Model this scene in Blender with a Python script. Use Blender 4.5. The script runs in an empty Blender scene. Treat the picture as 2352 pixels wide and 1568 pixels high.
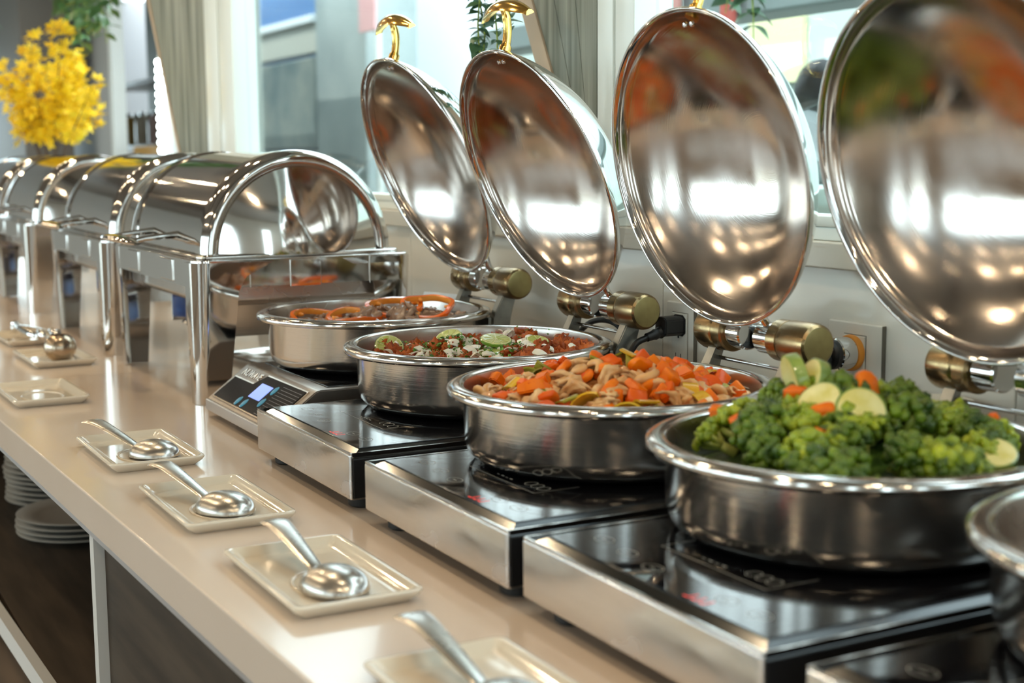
import bpy, bmesh, math, random
from mathutils import Vector, Matrix, noise
R = random.Random(7)
sc = bpy.context.scene
COL = sc.collection
PI = math.pi
# ------------------------------------------------------------ camera, world, lights, exposure
cam = bpy.data.cameras.new('camera'); co = bpy.data.objects.new('camera', cam); COL.objects.link(co)
co.matrix_world = Matrix(((0.47049911, -0.11084916, 0.87541022, 0), (0.88236762, 0.06766342, -0.46567054, 0),
                          (-0.00761407, 0.9915312, 0.12964529, 0.4385), (0, 0, 0, 1)))
cam.sensor_width = 36; cam.lens = 36 * 3230 / 2352
cam.clip_start = 0.02
cam.dof.use_dof = True; cam.dof.focus_distance = 2.0; cam.dof.aperture_fstop = 4.6; cam.dof.aperture_blades = 0
sc.camera = co
sc.view_settings.view_transform = 'Standard'; sc.view_settings.look = 'None'
sc.view_settings.gamma = 1; sc.view_settings.exposure = 0.55; sc.view_settings.use_curve_mapping = False
sc.cycles.max_bounces = 10; sc.cycles.glossy_bounces = 6; sc.cycles.transparent_max_bounces = 16
sc.cycles.sample_clamp_indirect = 8
w = bpy.data.worlds.new('sky'); sc.world = w; w.use_nodes = True
bg = w.node_tree.nodes['Background']; bg.inputs[0].default_value = (0.80, 0.92, 1.0, 1); bg.inputs[1].default_value = 4.6

sun = bpy.data.lights.new('sun', 'SUN'); sun.energy = 3.0; sun.angle = .01; sun.color = (1, .97, .92)
so = bpy.data.objects.new('sun', sun); COL.objects.link(so); so.rotation_euler = (math.radians(28), 0, math.radians(-25))
def area(name, loc, rot, sx, sy, power, col):
    l = bpy.data.lights.new(name, 'AREA'); l.shape = 'RECTANGLE'; l.size = sx; l.size_y = sy; l.energy = power; l.color = col
    o = bpy.data.objects.new(name, l); COL.objects.link(o); o.location = loc; o.rotation_euler = rot
    return o
# portals in the room's window openings, the added narrow ones too: they only guide the sky's own light
def portal(name, loc, rot, sx, sy):
    o = area(name, loc, rot, sx, sy, 1, (1, 1, 1)); o.data.cycles.is_portal = True
portal('portal_front', (-3.55, -5.02, .65), (PI/2, 0, 0), 5.3, 1.4)
portal('portal_narrow', (1.02, -5.02, .2), (PI/2, 0, 0), 1.9, 2.3)
portal('portal_door', (-9.0, -5.02, .2), (PI/2, 0, 0), 5.0, 2.2)
portal('portal_side', (3.12, -1.2, .35), (PI/2, 0, PI/2), 3.6, 1.9)
portal('portal_back', (-.8, 1.32, 1.05), (-PI/2, 0, 0), 8.0, 1.4)
portal('portal_far', (-11.98, 1.15, .65), (PI/2, 0, -PI/2), 1.7, .9)

# ------------------------------------------------------------ materials
def mat(name, col, rough=.5, metal=0, spec=.5, emis=None, es=0, coat=0, trans=0, alpha=1, sss=0):
    m = bpy.data.materials.new(name); m.use_nodes = True
    p = m.node_tree.nodes['Principled BSDF']
    p.inputs['Base Color'].default_value = (*col, 1); p.inputs['Roughness'].default_value = rough
    p.inputs['Metallic'].default_value = metal; p.inputs['Specular IOR Level'].default_value = spec
    p.inputs['Coat Weight'].default_value = coat; p.inputs['Coat Roughness'].default_value = .05
    p.inputs['Transmission Weight'].default_value = trans
    if sss: p.inputs['Subsurface Weight'].default_value = sss; p.inputs['Subsurface Scale'].default_value = .01
    if emis: p.inputs['Emission Color'].default_value = (*emis, 1); p.inputs['Emission Strength'].default_value = es
    return m
def nd(m, t, **k):
    n = m.node_tree.nodes.new(t)
    for a, b in k.items(): setattr(n, a, b)
    return n
def lk(m, a, b): m.node_tree.links.new(a, b)
def noisy(m, c2, scale=5, stretch=(1, 1, 1), lo=.35, hi=.65, detail=4, bump=0, bscale=None, rough=None, c1=None):
    """two-colour noise over object coordinates, optional bump and roughness variation"""
    p = m.node_tree.nodes['Principled BSDF']
    tc = nd(m, 'ShaderNodeTexCoord'); mp = nd(m, 'ShaderNodeMapping'); mp.inputs['Scale'].default_value = stretch
    lk(m, tc.outputs['Object'], mp.inputs['Vector'])
    nz = nd(m, 'ShaderNodeTexNoise'); nz.inputs['Scale'].default_value = scale; nz.inputs['Detail'].default_value = detail
    lk(m, mp.outputs[0], nz.inputs['Vector'])
    if c2 is not None:
        rp = nd(m, 'ShaderNodeValToRGB'); e = rp.color_ramp.elements
        e[0].position = lo; e[1].position = hi
        e[0].color = (*(c1 or p.inputs['Base Color'].default_value[:3]), 1); e[1].color = (*c2, 1)
        lk(m, nz.outputs['Fac'], rp.inputs[0]); lk(m, rp.outputs[0], p.inputs['Base Color'])
    if bump:
        n2 = nd(m, 'ShaderNodeTexNoise'); n2.inputs['Scale'].default_value = bscale or scale; n2.inputs['Detail'].default_value = detail
        lk(m, mp.outputs[0], n2.inputs['Vector'])
        b = nd(m, 'ShaderNodeBump'); b.inputs['Strength'].default_value = bump; b.inputs['Distance'].default_value = .002
        lk(m, n2.outputs['Fac'], b.inputs['Height']); lk(m, b.outputs[0], p.inputs['Normal'])
    if rough:
        mr = nd(m, 'ShaderNodeMapRange'); mr.inputs['To Min'].default_value = rough[0]; mr.inputs['To Max'].default_value = rough[1]
        mr.inputs['From Min'].default_value = .3; mr.inputs['From Max'].default_value = .7
        lk(m, nz.outputs['Fac'], mr.inputs['Value']); lk(m, mr.outputs[0], p.inputs['Roughness'])
    return m
def glassy(name, tint, gl=.12, rough=0.0):
    """window glass: clear with a mirror part that grows towards grazing"""
    m = bpy.data.materials.new(name); m.use_nodes = True; nt = m.node_tree
    for n in list(nt.nodes): nt.nodes.remove(n)
    o = nt.nodes.new('ShaderNodeOutputMaterial'); t = nt.nodes.new('ShaderNodeBsdfTransparent'); g = nt.nodes.new('ShaderNodeBsdfGlossy')
    x = nt.nodes.new('ShaderNodeMixShader'); f = nt.nodes.new('ShaderNodeLayerWeight'); f.inputs[0].default_value = .25
    t.inputs[0].default_value = (*tint, 1); g.inputs['Roughness'].default_value = rough
    ma = nt.nodes.new('ShaderNodeMath'); ma.operation = 'MULTIPLY_ADD'; ma.inputs[1].default_value = .28; ma.inputs[2].default_value = gl * .15
    nt.links.new(f.outputs['Fresnel'], ma.inputs[0]); nt.links.new(ma.outputs[0], x.inputs[0])
    nt.links.new(t.outputs[0], x.inputs[1]); nt.links.new(g.outputs[0], x.inputs[2]); nt.links.new(x.outputs[0], o.inputs[0])
    return m

def brushed(name, col, rough, sc_=(1, 1, 60), amt=.12, smear=.25):
    m = mat(name, col, rough, 1)
    p = m.node_tree.nodes['Principled BSDF']
    tc = nd(m, 'ShaderNodeTexCoord'); mp = nd(m, 'ShaderNodeMapping'); mp.inputs['Scale'].default_value = sc_
    lk(m, tc.outputs['Object'], mp.inputs[0])
    nz = nd(m, 'ShaderNodeTexNoise'); nz.inputs['Scale'].default_value = 12; nz.inputs['Detail'].default_value = 5; lk(m, mp.outputs[0], nz.inputs['Vector'])
    b = nd(m, 'ShaderNodeBump'); b.inputs['Strength'].default_value = amt; b.inputs['Distance'].default_value = .0006
    lk(m, nz.outputs['Fac'], b.inputs['Height']); lk(m, b.outputs[0], p.inputs['Normal'])
    n2 = nd(m, 'ShaderNodeTexNoise'); n2.inputs['Scale'].default_value = 9; n2.inputs['Detail'].default_value = 3; lk(m, tc.outputs['Object'], n2.inputs['Vector'])
    mr = nd(m, 'ShaderNodeMapRange'); mr.inputs['From Min'].default_value = .3; mr.inputs['From Max'].default_value = .7
    mr.inputs['To Min'].default_value = rough * (1 - smear); mr.inputs['To Max'].default_value = rough * (1 + smear)
    lk(m, n2.outputs['Fac'], mr.inputs['Value']); lk(m, mr.outputs[0], p.inputs['Roughness'])
    return m
def spun(name, col, rough):
    """spun steel: concentric fine scratches around the object's z axis"""
    m = mat(name, col, rough, 1); p = m.node_tree.nodes['Principled BSDF']
    tc = nd(m, 'ShaderNodeTexCoord'); sp = nd(m, 'ShaderNodeSeparateXYZ'); lk(m, tc.outputs['Object'], sp.inputs[0])
    cx = nd(m, 'ShaderNodeCombineXYZ'); lk(m, sp.outputs[0], cx.inputs[0]); lk(m, sp.outputs[1], cx.inputs[1])
    ln = nd(m, 'ShaderNodeVectorMath', operation='LENGTH'); lk(m, cx.outputs[0], ln.inputs[0])
    at = nd(m, 'ShaderNodeMath', operation='ARCTAN2'); lk(m, sp.outputs[1], at.inputs[0]); lk(m, sp.outputs[0], at.inputs[1])
    c2 = nd(m, 'ShaderNodeCombineXYZ'); r = nd(m, 'ShaderNodeMath', operation='MULTIPLY'); r.inputs[1].default_value = 520
    lk(m, ln.outputs['Value'], r.inputs[0]); lk(m, r.outputs[0], c2.inputs[0]); lk(m, at.outputs[0], c2.inputs[1])
    nz = nd(m, 'ShaderNodeTexNoise'); nz.inputs['Scale'].default_value = 1.3; nz.inputs['Detail'].default_value = 3; lk(m, c2.outputs[0], nz.inputs['Vector'])
    b = nd(m, 'ShaderNodeBump'); b.inputs['Strength'].default_value = .10; b.inputs['Distance'].default_value = .0004
    lk(m, nz.outputs['Fac'], b.inputs['Height']); lk(m, b.outputs[0], p.inputs['Normal'])
    n2 = nd(m, 'ShaderNodeTexNoise'); n2.inputs['Scale'].default_value = 11; n2.inputs['Detail'].default_value = 6; lk(m, tc.outputs['Object'], n2.inputs['Vector'])
    rp = nd(m, 'ShaderNodeValToRGB'); rp.color_ramp.elements[0].position = .35; rp.color_ramp.elements[1].position = .6
    rp.color_ramp.elements[0].color = (col[0]*.82, col[1]*.78, col[2]*.72, 1); rp.color_ramp.elements[1].color = (*col, 1)
    lk(m, n2.outputs['Fac'], rp.inputs[0]); lk(m, rp.outputs[0], p.inputs['Base Color'])
    mr = nd(m, 'ShaderNodeMapRange'); mr.inputs['To Min'].default_value = rough*.7; mr.inputs['To Max'].default_value = rough*1.5
    mr.inputs['From Min'].default_value = .3; mr.inputs['From Max'].default_value = .7
    lk(m, n2.outputs['Fac'], mr.inputs['Value']); lk(m, mr.outputs[0], p.inputs['Roughness'])
    tg_ = nd(m, 'ShaderNodeTangent', direction_type='RADIAL', axis='Z'); lk(m, tg_.outputs[0], p.inputs['Tangent']); p.inputs['Anisotropic'].default_value = .75
    return m

STEEL = (.68, .65, .62)
M = {
 'counter': noisy(mat('beige quartz', (.64, .525, .43), .17, coat=.2), (.68, .565, .47), 2.2, bump=.05, bscale=3),
 'counter_edge': mat('beige quartz edge', (.64, .55, .45), .3),
 'trim': mat('grey steel trim', (.55, .55, .56), .35, .8),
 'white_lam': mat('white laminate', (.62, .60, .57), .4),
 'dark_wood': noisy(mat('dark brown wood', (.034, .024, .016), .6, spec=.15), (.070, .050, .034), 3, (1, 9, 9), detail=6, bump=.2),
 'wall_gloss': noisy(mat('glossy cream wall panel', (.74, .70, .62), .12, coat=.2), (.77, .73, .65), 1.5, bump=.03),
 'sill': noisy(mat('stone sill', (.62, .58, .50), .3), (.50, .38, .24), 4, (1, 1, 14), lo=.62, hi=.8, c1=(.62, .58, .50)),
 'frame_white': mat('white painted aluminium', (.80, .84, .80), .3),
 'ceil': noisy(mat('brown grey ceiling', (.22, .19, .165), .7), (.27, .235, .205), 1.0),
 'wallwarm': noisy(mat('warm room wall', (.42, .36, .31), .7), (.48, .42, .36), 1.5),
 'floor': noisy(mat('brown floor tile', (.20, .145, .10), .35), (.26, .19, .14), 2.5),
 'greywood': None,
 'tanwood': mat('tan wood edge', (.55, .42, .30), .5),
 'steel_pan': brushed('brushed pan steel', (.76, .73, .70), .17, (1, 1, 40), .15),
 'steel_in': brushed('brushed pan inside', (.55, .50, .46), .26, (1, 1, 30), .12),
 'steel_rim': mat('polished rim steel', (.66, .63, .60), .11, 1),
 'lid_in': spun('spun steel lid inside', (.66, .60, .56), .13),
 'lid_out': mat('polished steel lid outside', (.70, .69, .68), .08, 1),
 'chrome': mat('chrome', (.72, .71, .70), .06, 1),
 'chafe': noisy(mat('mirror steel chafer', (.66, .63, .60), .07, 1), None, 3, bump=.12, bscale=5),
 'brass': noisy(mat('worn brass', (.34, .24, .12), .30, 1), (.21, .13, .065), 22, lo=.35, hi=.7, detail=6, rough=(.2, .42)),
 'brass_face': noisy(mat('worn brass face', (.40, .33, .15), .34, 1), (.27, .21, .09), 30, lo=.35, hi=.75, detail=7, rough=(.25, .45)),
 'gold': noisy(mat('gold plated', (.95, .62, .17), .16, 1), (.80, .50, .14), 25, bump=.15, bscale=60),
 'galv': noisy(mat('galvanised bracket', (.42, .43, .41), .38, 1), (.30, .31, .30), 35),
 'black_glass': mat('black ceramic glass', (.003, .003, .004), .04, spec=.5),
 'black_bev': mat('black glass bevel', (.006, .006, .006), .12),
 'black_body': mat('black painted body', (.008, .008, .009), .35),
 'rubber': mat('black rubber', (.012, .012, .012), .6),
 'front_al': noisy(mat('polished wavy aluminium', (.74, .74, .76), .2, 1), None, 9, (1, 1, 2), detail=5, bump=.9, bscale=6, rough=(.10, .30)),
 'print': mat('grey print', (.45, .45, .42), .5),
 'red_led': mat('red led', (.3, .01, .01), .4, emis=(1, .04, .02), es=.8),
 'grey_ind': noisy(mat('grey brushed aluminium housing', (.33, .29, .26), .36, 1), (.37, .33, .29), 3, (40, 1, 1)),
 'panel_dark': mat('dark control film', (.010, .009, .010), .6, spec=.12),
 'panel_line': mat('control film stripe', (.10, .09, .10), .35),
 'lcd': mat('blue lcd', (.1, .15, .5), .3, emis=(.26, .36, .95), es=.75),
 'btn': mat('teal button', (.02, .16, .24), .35, emis=(.02, .22, .36), es=.25),
 'white_print': mat('white print', (.6, .58, .55), .5),
 'al_strip': mat('satin aluminium strip', (.66, .67, .69), .28, 1),
 'emboss': mat('bright embossed metal', (.75, .66, .58), .2, 1),
 'ceramic': mat('cream ceramic', (.70, .62, .50), .09, coat=.5),
 'plate_w_shaded': mat('white dinner plate', (.40, .36, .31), .3),  # white plates; the under-counter shade is put into this colour
 'spoon': noisy(mat('spoon steel', (.56, .53, .49), .24, 1), None, 20, rough=(.2, .32)),
 'blue_can': noisy(mat('blue fuel can', (.010, .05, .22), .25), (.02, .12, .42), 18, lo=.5, hi=.56),
 'can_dark': mat('dark fuel cap', (.02, .02, .025), .3),
 'card': mat('white card', (.72, .76, .80), .4),
 'cable': mat('black cable', (.010, .010, .011), .4),
 'outlet': mat('cream plastic outlet', (.74, .69, .61), .3),
 'slot': mat('dark slot', (.01, .01, .01), .8),
 'seam': mat('dark joint', (.16, .14, .11), .8),
 'orange_pl': mat('orange plastic', (.80, .30, .03), .4),
 'glass': glassy('window glass', (.93, .98, .97)),
 'leaf_g': noisy(mat('green leaf', (.05, .14, .05), .4), (.13, .26, .08), 9),
 'leaf_d': noisy(mat('dark eucalyptus leaf', (.04, .115, .065), .4), (.10, .22, .10), 14),
 'stem_y': mat('yellow green stem', (.30, .38, .06), .5),
 'twig': mat('brown twig', (.10, .07, .05), .7),
 'flower': noisy(mat('yellow blossom', (.93, .62, .004), .6), (.98, .78, .02), 40),
 'vase': mat('white ceramic vase', (.7, .7, .68), .2),
}
gw = mat('grey green wood grain', (.10, .115, .09), .5); M['greywood'] = gw
noisy(gw, (.36, .37, .31), 2.6, (14, 14, .55), lo=.36, hi=.66, detail=9, bump=.15)
FOOD = {
 'carrot': noisy(mat('cooked carrot', (.80, .150, .002), .4, spec=.3), (.88, .23, .004), 25, bump=.2),
 'carrot_red': noisy(mat('deep orange carrot', (.70, .085, .001), .35, spec=.35), (.82, .16, .003), 22, bump=.2),
 'chicken': noisy(mat('cooked chicken', (.62, .30, .10), .3, coat=.25), (.76, .50, .24), 40, bump=.5),
 'cashew': noisy(mat('cashew', (.66, .36, .13), .35, coat=.3, sss=.1), (.76, .48, .21), 20, bump=.2),
 'ypepper': noisy(mat('yellow pepper', (.80, .42, .01), .18, coat=.6), (.62, .42, .03), 20),
 'gpepper': noisy(mat('green pepper', (.20, .22, .02), .2, coat=.5), (.40, .36, .04), 20),
 'sauce': noisy(mat('orange sauce and rice', (.45, .17, .03), .25, coat=.5), (.70, .45, .20), 60, bump=.8, bscale=110, lo=.4, hi=.6),
 'brocc': noisy(mat('broccoli crown', (.012, .050, .002), .4, coat=.1), (.19, .30, .006), 32, bump=1.0, bscale=260, lo=.35, hi=.72),
 'brocc_l': noisy(mat('light broccoli', (.10, .19, .006), .35, coat=.15), (.42, .50, .02), 30, bump=.8, bscale=220),
 'brocc_s': noisy(mat('broccoli stem', (.30, .38, .06), .35, coat=.2), (.42, .48, .12), 20),
 'zucc': noisy(mat('zucchini flesh', (.62, .56, .15), .35), (.74, .70, .32), 55, bump=.5),
 'zskin': noisy(mat('zucchini skin', (.10, .20, .03), .3, coat=.3), (.30, .40, .08), 30),
 'veg_base_shade': noisy(mat('green vegetable bed', (.008, .03, .002), .5), (.05, .10, .008), 50, bump=.8, bscale=120),  # bed colour darkened to stand for shade in the hollows between florets
 'meat': noisy(mat('red marinated meat', (.20, .030, .004), .5, spec=.3), (.48, .11, .015), 45, bump=1.0, bscale=160, lo=.35, hi=.65),
 'onion': noisy(mat('raw white onion', (.80, .77, .66), .25, coat=.3, sss=.2), (.86, .84, .78), 20),
 'herb': noisy(mat('chopped cilantro', (.04, .16, .015), .4), (.12, .34, .04), 60),
 'lime_rind': noisy(mat('lime rind', (.07, .18, .015), .25, coat=.4), (.16, .30, .03), 40),
 'lime_pith': mat('lime pith', (.66, .70, .36), .35, sss=.1),
 'lime_flesh': noisy(mat('lime flesh', (.44, .52, .12), .15, coat=.6, sss=.15), (.60, .64, .25), 90, bump=.3),
 'beef': noisy(mat('brown beef', (.20, .115, .075), .32, coat=.35), (.36, .24, .17), 40, bump=.7, bscale=90),
 'opepper': noisy(mat('orange bell pepper', (.90, .13, .006), .16, coat=.7, sss=.08), (.93, .22, .01), 12, bump=.08),
 'opepper_in': noisy(mat('pale pepper inside', (.90, .30, .03), .3, coat=.3), (.93, .42, .08), 15),
}
M.update(FOOD)

# ------------------------------------------------------------ geometry helpers
def tag(o, label=None, cat=None, group=None, kind=None):
    if label: o['label'] = label
    if cat: o['category'] = cat
    if group: o['group'] = group
    if kind: o['kind'] = kind
    return o
def empty(name, loc=(0, 0, 0), rz=0, label=None, cat=None, group=None):
    o = bpy.data.objects.new(name, None); COL.objects.link(o); o.location = loc; o.rotation_euler = (0, 0, rz)
    o.empty_display_size = .02
    return tag(o, label, cat, group)
def finish(bm, name, m, parent=None, smooth=False, mx=None, auto=None, wn=False):
    bmesh.ops.recalc_face_normals(bm, faces=bm.faces)
    me = bpy.data.meshes.new(name)
    if smooth or auto:
        for f in bm.faces: f.smooth = True
        if auto:
            for e in bm.edges:
                if len(e.link_faces) == 2 and e.calc_face_angle(0) > auto: e.smooth = False
    bm.to_mesh(me); bm.free()
    for x in (m if isinstance(m, (list, tuple)) else [m]): me.materials.append(M[x] if isinstance(x, str) else x)
    o = bpy.data.objects.new(name, me); COL.objects.link(o)
    if wn: md = o.modifiers.new('wn', 'WEIGHTED_NORMAL'); md.keep_sharp = True; md.weight = 100
    if parent: o.parent = parent
    if mx is not None: o.matrix_local = mx
    return o
def abox(bm, x0, x1, y0, y1, z0, z1, bev=0, mx=None, mi=0, seg=2):
    vs = [bm.verts.new((x, y, z)) for x in (x0, x1) for y in (y0, y1) for z in (z0, z1)]
    fs = [bm.faces.new([vs[i] for i in q]) for q in ((0, 1, 3, 2), (4, 6, 7, 5), (0, 4, 5, 1), (2, 3, 7, 6), (0, 2, 6, 4), (1, 5, 7, 3))]
    for f in fs: f.material_index = mi
    if bev:
        es = list({e for f in fs for e in f.edges})
        r = bmesh.ops.bevel(bm, geom=es, offset=bev, segments=seg, affect='EDGES', profile=.5)
        vs = list({v for f in r['faces'] for v in f.verts} | {v for v in vs if v.is_valid})
    if mx is not None: bmesh.ops.transform(bm, matrix=mx, verts=[v for v in vs if v.is_valid])
    return vs
def box(name, x0, x1, y0, y1, z0, z1, m, parent=None, bev=0, mx=None):
    bm = bmesh.new(); abox(bm, x0, x1, y0, y1, z0, z1, bev)
    return finish(bm, name, m, parent, mx=mx, auto=1.2 if bev else None, wn=bool(bev))
def alathe(bm, prof, n=64, mx=None, mi=0, cap0=False, cap1=False, sx=1, sy=1):
    rings = []
    for r, z in prof:
        if r < 1e-6: v = bm.verts.new((0, 0, z)); rings.append([v] * n)
        else: rings.append([bm.verts.new((r*sx*math.cos(2*PI*i/n), r*sy*math.sin(2*PI*i/n), z)) for i in range(n)])
    fs = []
    for a, b in zip(rings, rings[1:]):
        for i in range(n):
            q = [a[i], a[(i+1) % n], b[(i+1) % n], b[i]]
            q = [v for k, v in enumerate(q) if v not in q[:k]]
            if len(q) > 2: fs.append(bm.faces.new(q))
    if cap0: fs.append(bm.faces.new(rings[0]))
    if cap1: fs.append(bm.faces.new(rings[-1]))
    for f in fs: f.material_index = mi
    if mx is not None: bmesh.ops.transform(bm, matrix=mx, verts=list({v for r in rings for v in r}))
    return fs
def lathe(name, prof, m, parent=None, n=64, mx=None, auto=.6, **k):
    bm = bmesh.new(); alathe(bm, prof, n, **k)
    return finish(bm, name, m, parent, mx=mx, auto=auto)
def atube(bm, pts, rad, n=10, flat=1.0, mi=0, up=None, caps=True):
    """sweep an ellipse (rad wide, rad*flat thick) along pts"""
    pts = [Vector(p) for p in pts]; N = len(pts); rings = []
    rad = rad if isinstance(rad, (list, tuple)) else [rad] * N
    flat = flat if isinstance(flat, (list, tuple)) else [flat] * N
    nrm = Vector(up) if up else Vector((0.02, .03, 1))
    for i, p in enumerate(pts):
        t = (pts[min(i+1, N-1)] - pts[max(i-1, 0)]).normalized()
        s = t.cross(nrm)
        if s.length < 1e-3: s = t.cross(Vector((1, 0, 0)))
        s.normalize(); u = s.cross(t).normalized()
        if not up: nrm = u
        rings.append([bm.verts.new(p + s * math.cos(2*PI*k/n) * rad[i] + u * math.sin(2*PI*k/n) * rad[i] * flat[i]) for k in range(n)])
    for a, b in zip(rings, rings[1:]):
        for k in range(n): bm.faces.new((a[k], a[(k+1) % n], b[(k+1) % n], b[k])).material_index = mi
    if caps: bm.faces.new(rings[0]).material_index = mi; bm.faces.new(rings[-1]).material_index = mi
def tube(name, pts, rad, m, parent=None, n=10, flat=1.0, up=None, mx=None):
    bm = bmesh.new(); atube(bm, pts, rad, n, flat, up=up); return finish(bm, name, m, parent, mx=mx, auto=.8)
def curve_pts(ctrl, n=24):
    """Catmull-Rom through control points"""
    c = [Vector(p) for p in ctrl]; c = [c[0]*2 - c[1]] + c + [c[-1]*2 - c[-2]]; out = []
    for i in range(1, len(c) - 2):
        for k in range(n):
            t = k / n; a, b, d, e = c[i-1], c[i], c[i+1], c[i+2]
            out.append(.5 * ((2*b) + (d-a)*t + (2*a-5*b+4*d-e)*t*t + (3*b-a-3*d+e)*t**3))
    out.append(c[-2]); return out
def aprism(bm, poly, h0, h1, mx=None, mi=0):
    """poly: list of (x,y); extruded z h0..h1"""
    a = [bm.verts.new((x, y, h0)) for x, y in poly]; b = [bm.verts.new((x, y, h1)) for x, y in poly]; n = len(poly)
    fs = [bm.faces.new(a), bm.faces.new(b)] + [bm.faces.new((a[i], a[(i+1) % n], b[(i+1) % n], b[i])) for i in range(n)]
    for f in fs: f.material_index = mi
    if mx is not None: bmesh.ops.transform(bm, matrix=mx, verts=a + b)
def ablob(bm, c, r, sub=2, amp=.25, fr=2.0, sc_=(1, 1, 1), seed=0, rot=None, mi=0):
    res = bmesh.ops.create_icosphere(bm, subdivisions=sub, radius=1)
    off = Vector((seed * 3.17, seed * 1.3, seed * 7.7))
    for v in res['verts']:
        d = 1 + amp * noise.noise(v.co * fr + off) * 2
        v.co = Vector((v.co.x * sc_[0], v.co.y * sc_[1], v.co.z * sc_[2])) * d * r
        if rot: v.co = rot @ v.co
        v.co += Vector(c)
    for f in {f for v in res['verts'] for f in v.link_faces}: f.material_index = mi; f.smooth = True
def copy_tree(o, parent=None):
    c = o.copy(); COL.objects.link(c)
    if parent: c.parent = parent
    for ch in o.children: copy_tree(ch, c)
    return c
def T(x, y, z): return Matrix.Translation((x, y, z))
def RX(a): return Matrix.Rotation(a, 4, 'X')
def RY(a): return Matrix.Rotation(a, 4, 'Y')
def RZ(a): return Matrix.Rotation(a, 4, 'Z')
def struct(o): o['kind'] = 'structure'; return o

# ------------------------------------------------------------ room shell
FZ, CZ, WY = -.93, 1.75, 1.22
struct(box('floor', -12, 3.2, -5, 7.5, FZ-.1, FZ, 'floor'))
struct(box('ceiling', -12, 3.2, -5, WY+.25, CZ, CZ+.1, 'ceil'))
struct(box('ceiling_sunblock', -12, -6.4, WY+.251, 2.75, CZ, CZ+.1, 'ceil')).name = 'ceiling_sunshade'  # unseen roof extension, added to keep the sun off the left background
bm = bmesh.new()
for x in (-9.5, -6.8, -4.2, -1.6, 1.0): abox(bm, x, x+.16, -4.9, WY, CZ-.14, CZ-.002, .01)
struct(finish(bm, 'trim_1', mat('ceiling beam', (.13, .11, .095), .6)))
tag(bpy.data.objects['trim_1'], 'dark beams crossing the ceiling')
# back wall below the sill: glossy cream panels with fine joints
bw = struct(box('wall_back', -12, 3.2, WY+.012, WY+.2, FZ, .2915, 'seam'))
xs = [-12, -9, -7, -5, -3.6, -2.75, -1.797, -1.10, -.3, .7, 2, 3.2]
for i, (a, b) in enumerate(zip(xs, xs[1:])):
    box('wall_panel', a+.0009, b-.0009, WY, WY+.014, -.2, .2928, 'wall_gloss', bw, .0012)
tr = struct(box('sill_1', -4.21, 3.2, WY-.012, WY+.2, .293, .328, 'sill', bev=.003)); tr.name = 'trim_2'
tr = struct(box('trim_3', -4.21, 3.2, WY+.002, WY+.2, .328, .346, 'frame_white', bev=.002))
bpy.data.objects['trim_2']['label'] = 'stained stone window sill above the cream wall panels'
bpy.data.objects['trim_3']['label'] = 'white lower rail of the windows'
def window(name, x0, x1, z0, z1, y, posts, fr=.05, lab=None):
    o = empty(name, (x0, y, z0)); o['kind'] = 'structure'
    if lab: o['label'] = lab
    W_, H_ = x1-x0, z1-z0
    bm = bmesh.new()
    abox(bm, 0, W_, 0, .06, 0, .014, .002); abox(bm, 0, W_, 0, .06, H_-fr, H_, .003)
    for a, b in posts: abox(bm, a-x0, b-x0, -.012, .06, .014, H_-fr, .003)
    finish(bm, 'window_frame', 'frame_white', o, auto=.7)
    ed = sorted([v for p in posts for v in p])
    for a, b in zip(ed[1::2], ed[2::2]):
        if b-a > .1: box('window_pane', a-x0, b-x0, .028, .034, .014, H_-fr, 'glass', o)
    return o
window('window_1', -4.215, -1.864, .346, CZ, WY, [(-4.215, -4.085), (-4.07, -3.94), (-1.972, -1.925), (-1.918, -1.864)],
       lab='large window behind the chafing dishes with white frame')
window('window_2', -1.864, 3.1, .346, CZ, WY, [(-1.864, -1.862), (3.0, 3.1)], lab='right window behind the two nearest lids')
# slanted wood clad pillars between the windows
def pillar(name, pts_front, y0, y1, tan, lab):
    """pts: four (x,z) of the front face; cladding planks as separate parts"""
    o = empty(name, (0, 0, 0)); o['kind'] = 'structure'; o['label'] = lab
    (xa, za), (xb, zb), (xc, zc), (xd, zd) = pts_front       # bottom-left, bottom-right, top-right, top-left
    n = 3
    for i in range(n):
        f0, f1 = i/n, (i+1)/n; g = .0008
        q = [(xa+(xb-xa)*f0+g, za), (xa+(xb-xa)*f1-g, za), (xd+(xc-xd)*f1-g, zd), (xd+(xc-xd)*f0+g, zd)]
        bm = bmesh.new(); aprism(bm, q, 0, y1-y0, mx=T(0, y1, 0) @ RX(PI/2)); finish(bm, 'plank', 'greywood', o)
    q = [(xa-tan, za), (xa, za), (xd, zd), (xd-tan, zd)]
    bm = bmesh.new(); aprism(bm, q, 0, y1-y0+.004, mx=T(0, y1, 0) @ RX(PI/2)); finish(bm, 'edge_strip', 'tanwood', o)
    return o
pillar('trim_4', [(-4.464, .345), (-4.215, .345), (-4.215, CZ), (-5.356, CZ)], WY-.01, WY+.12, .02, 'slanted grey wood pillar left of the window frame')
pillar('trim_5', [(-1.985, .345), (-1.972, .345), (-1.972, CZ), (-2.75, CZ)], WY-.012, WY+.02, .045, 'slanted grey wood pillar between the two windows')
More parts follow.
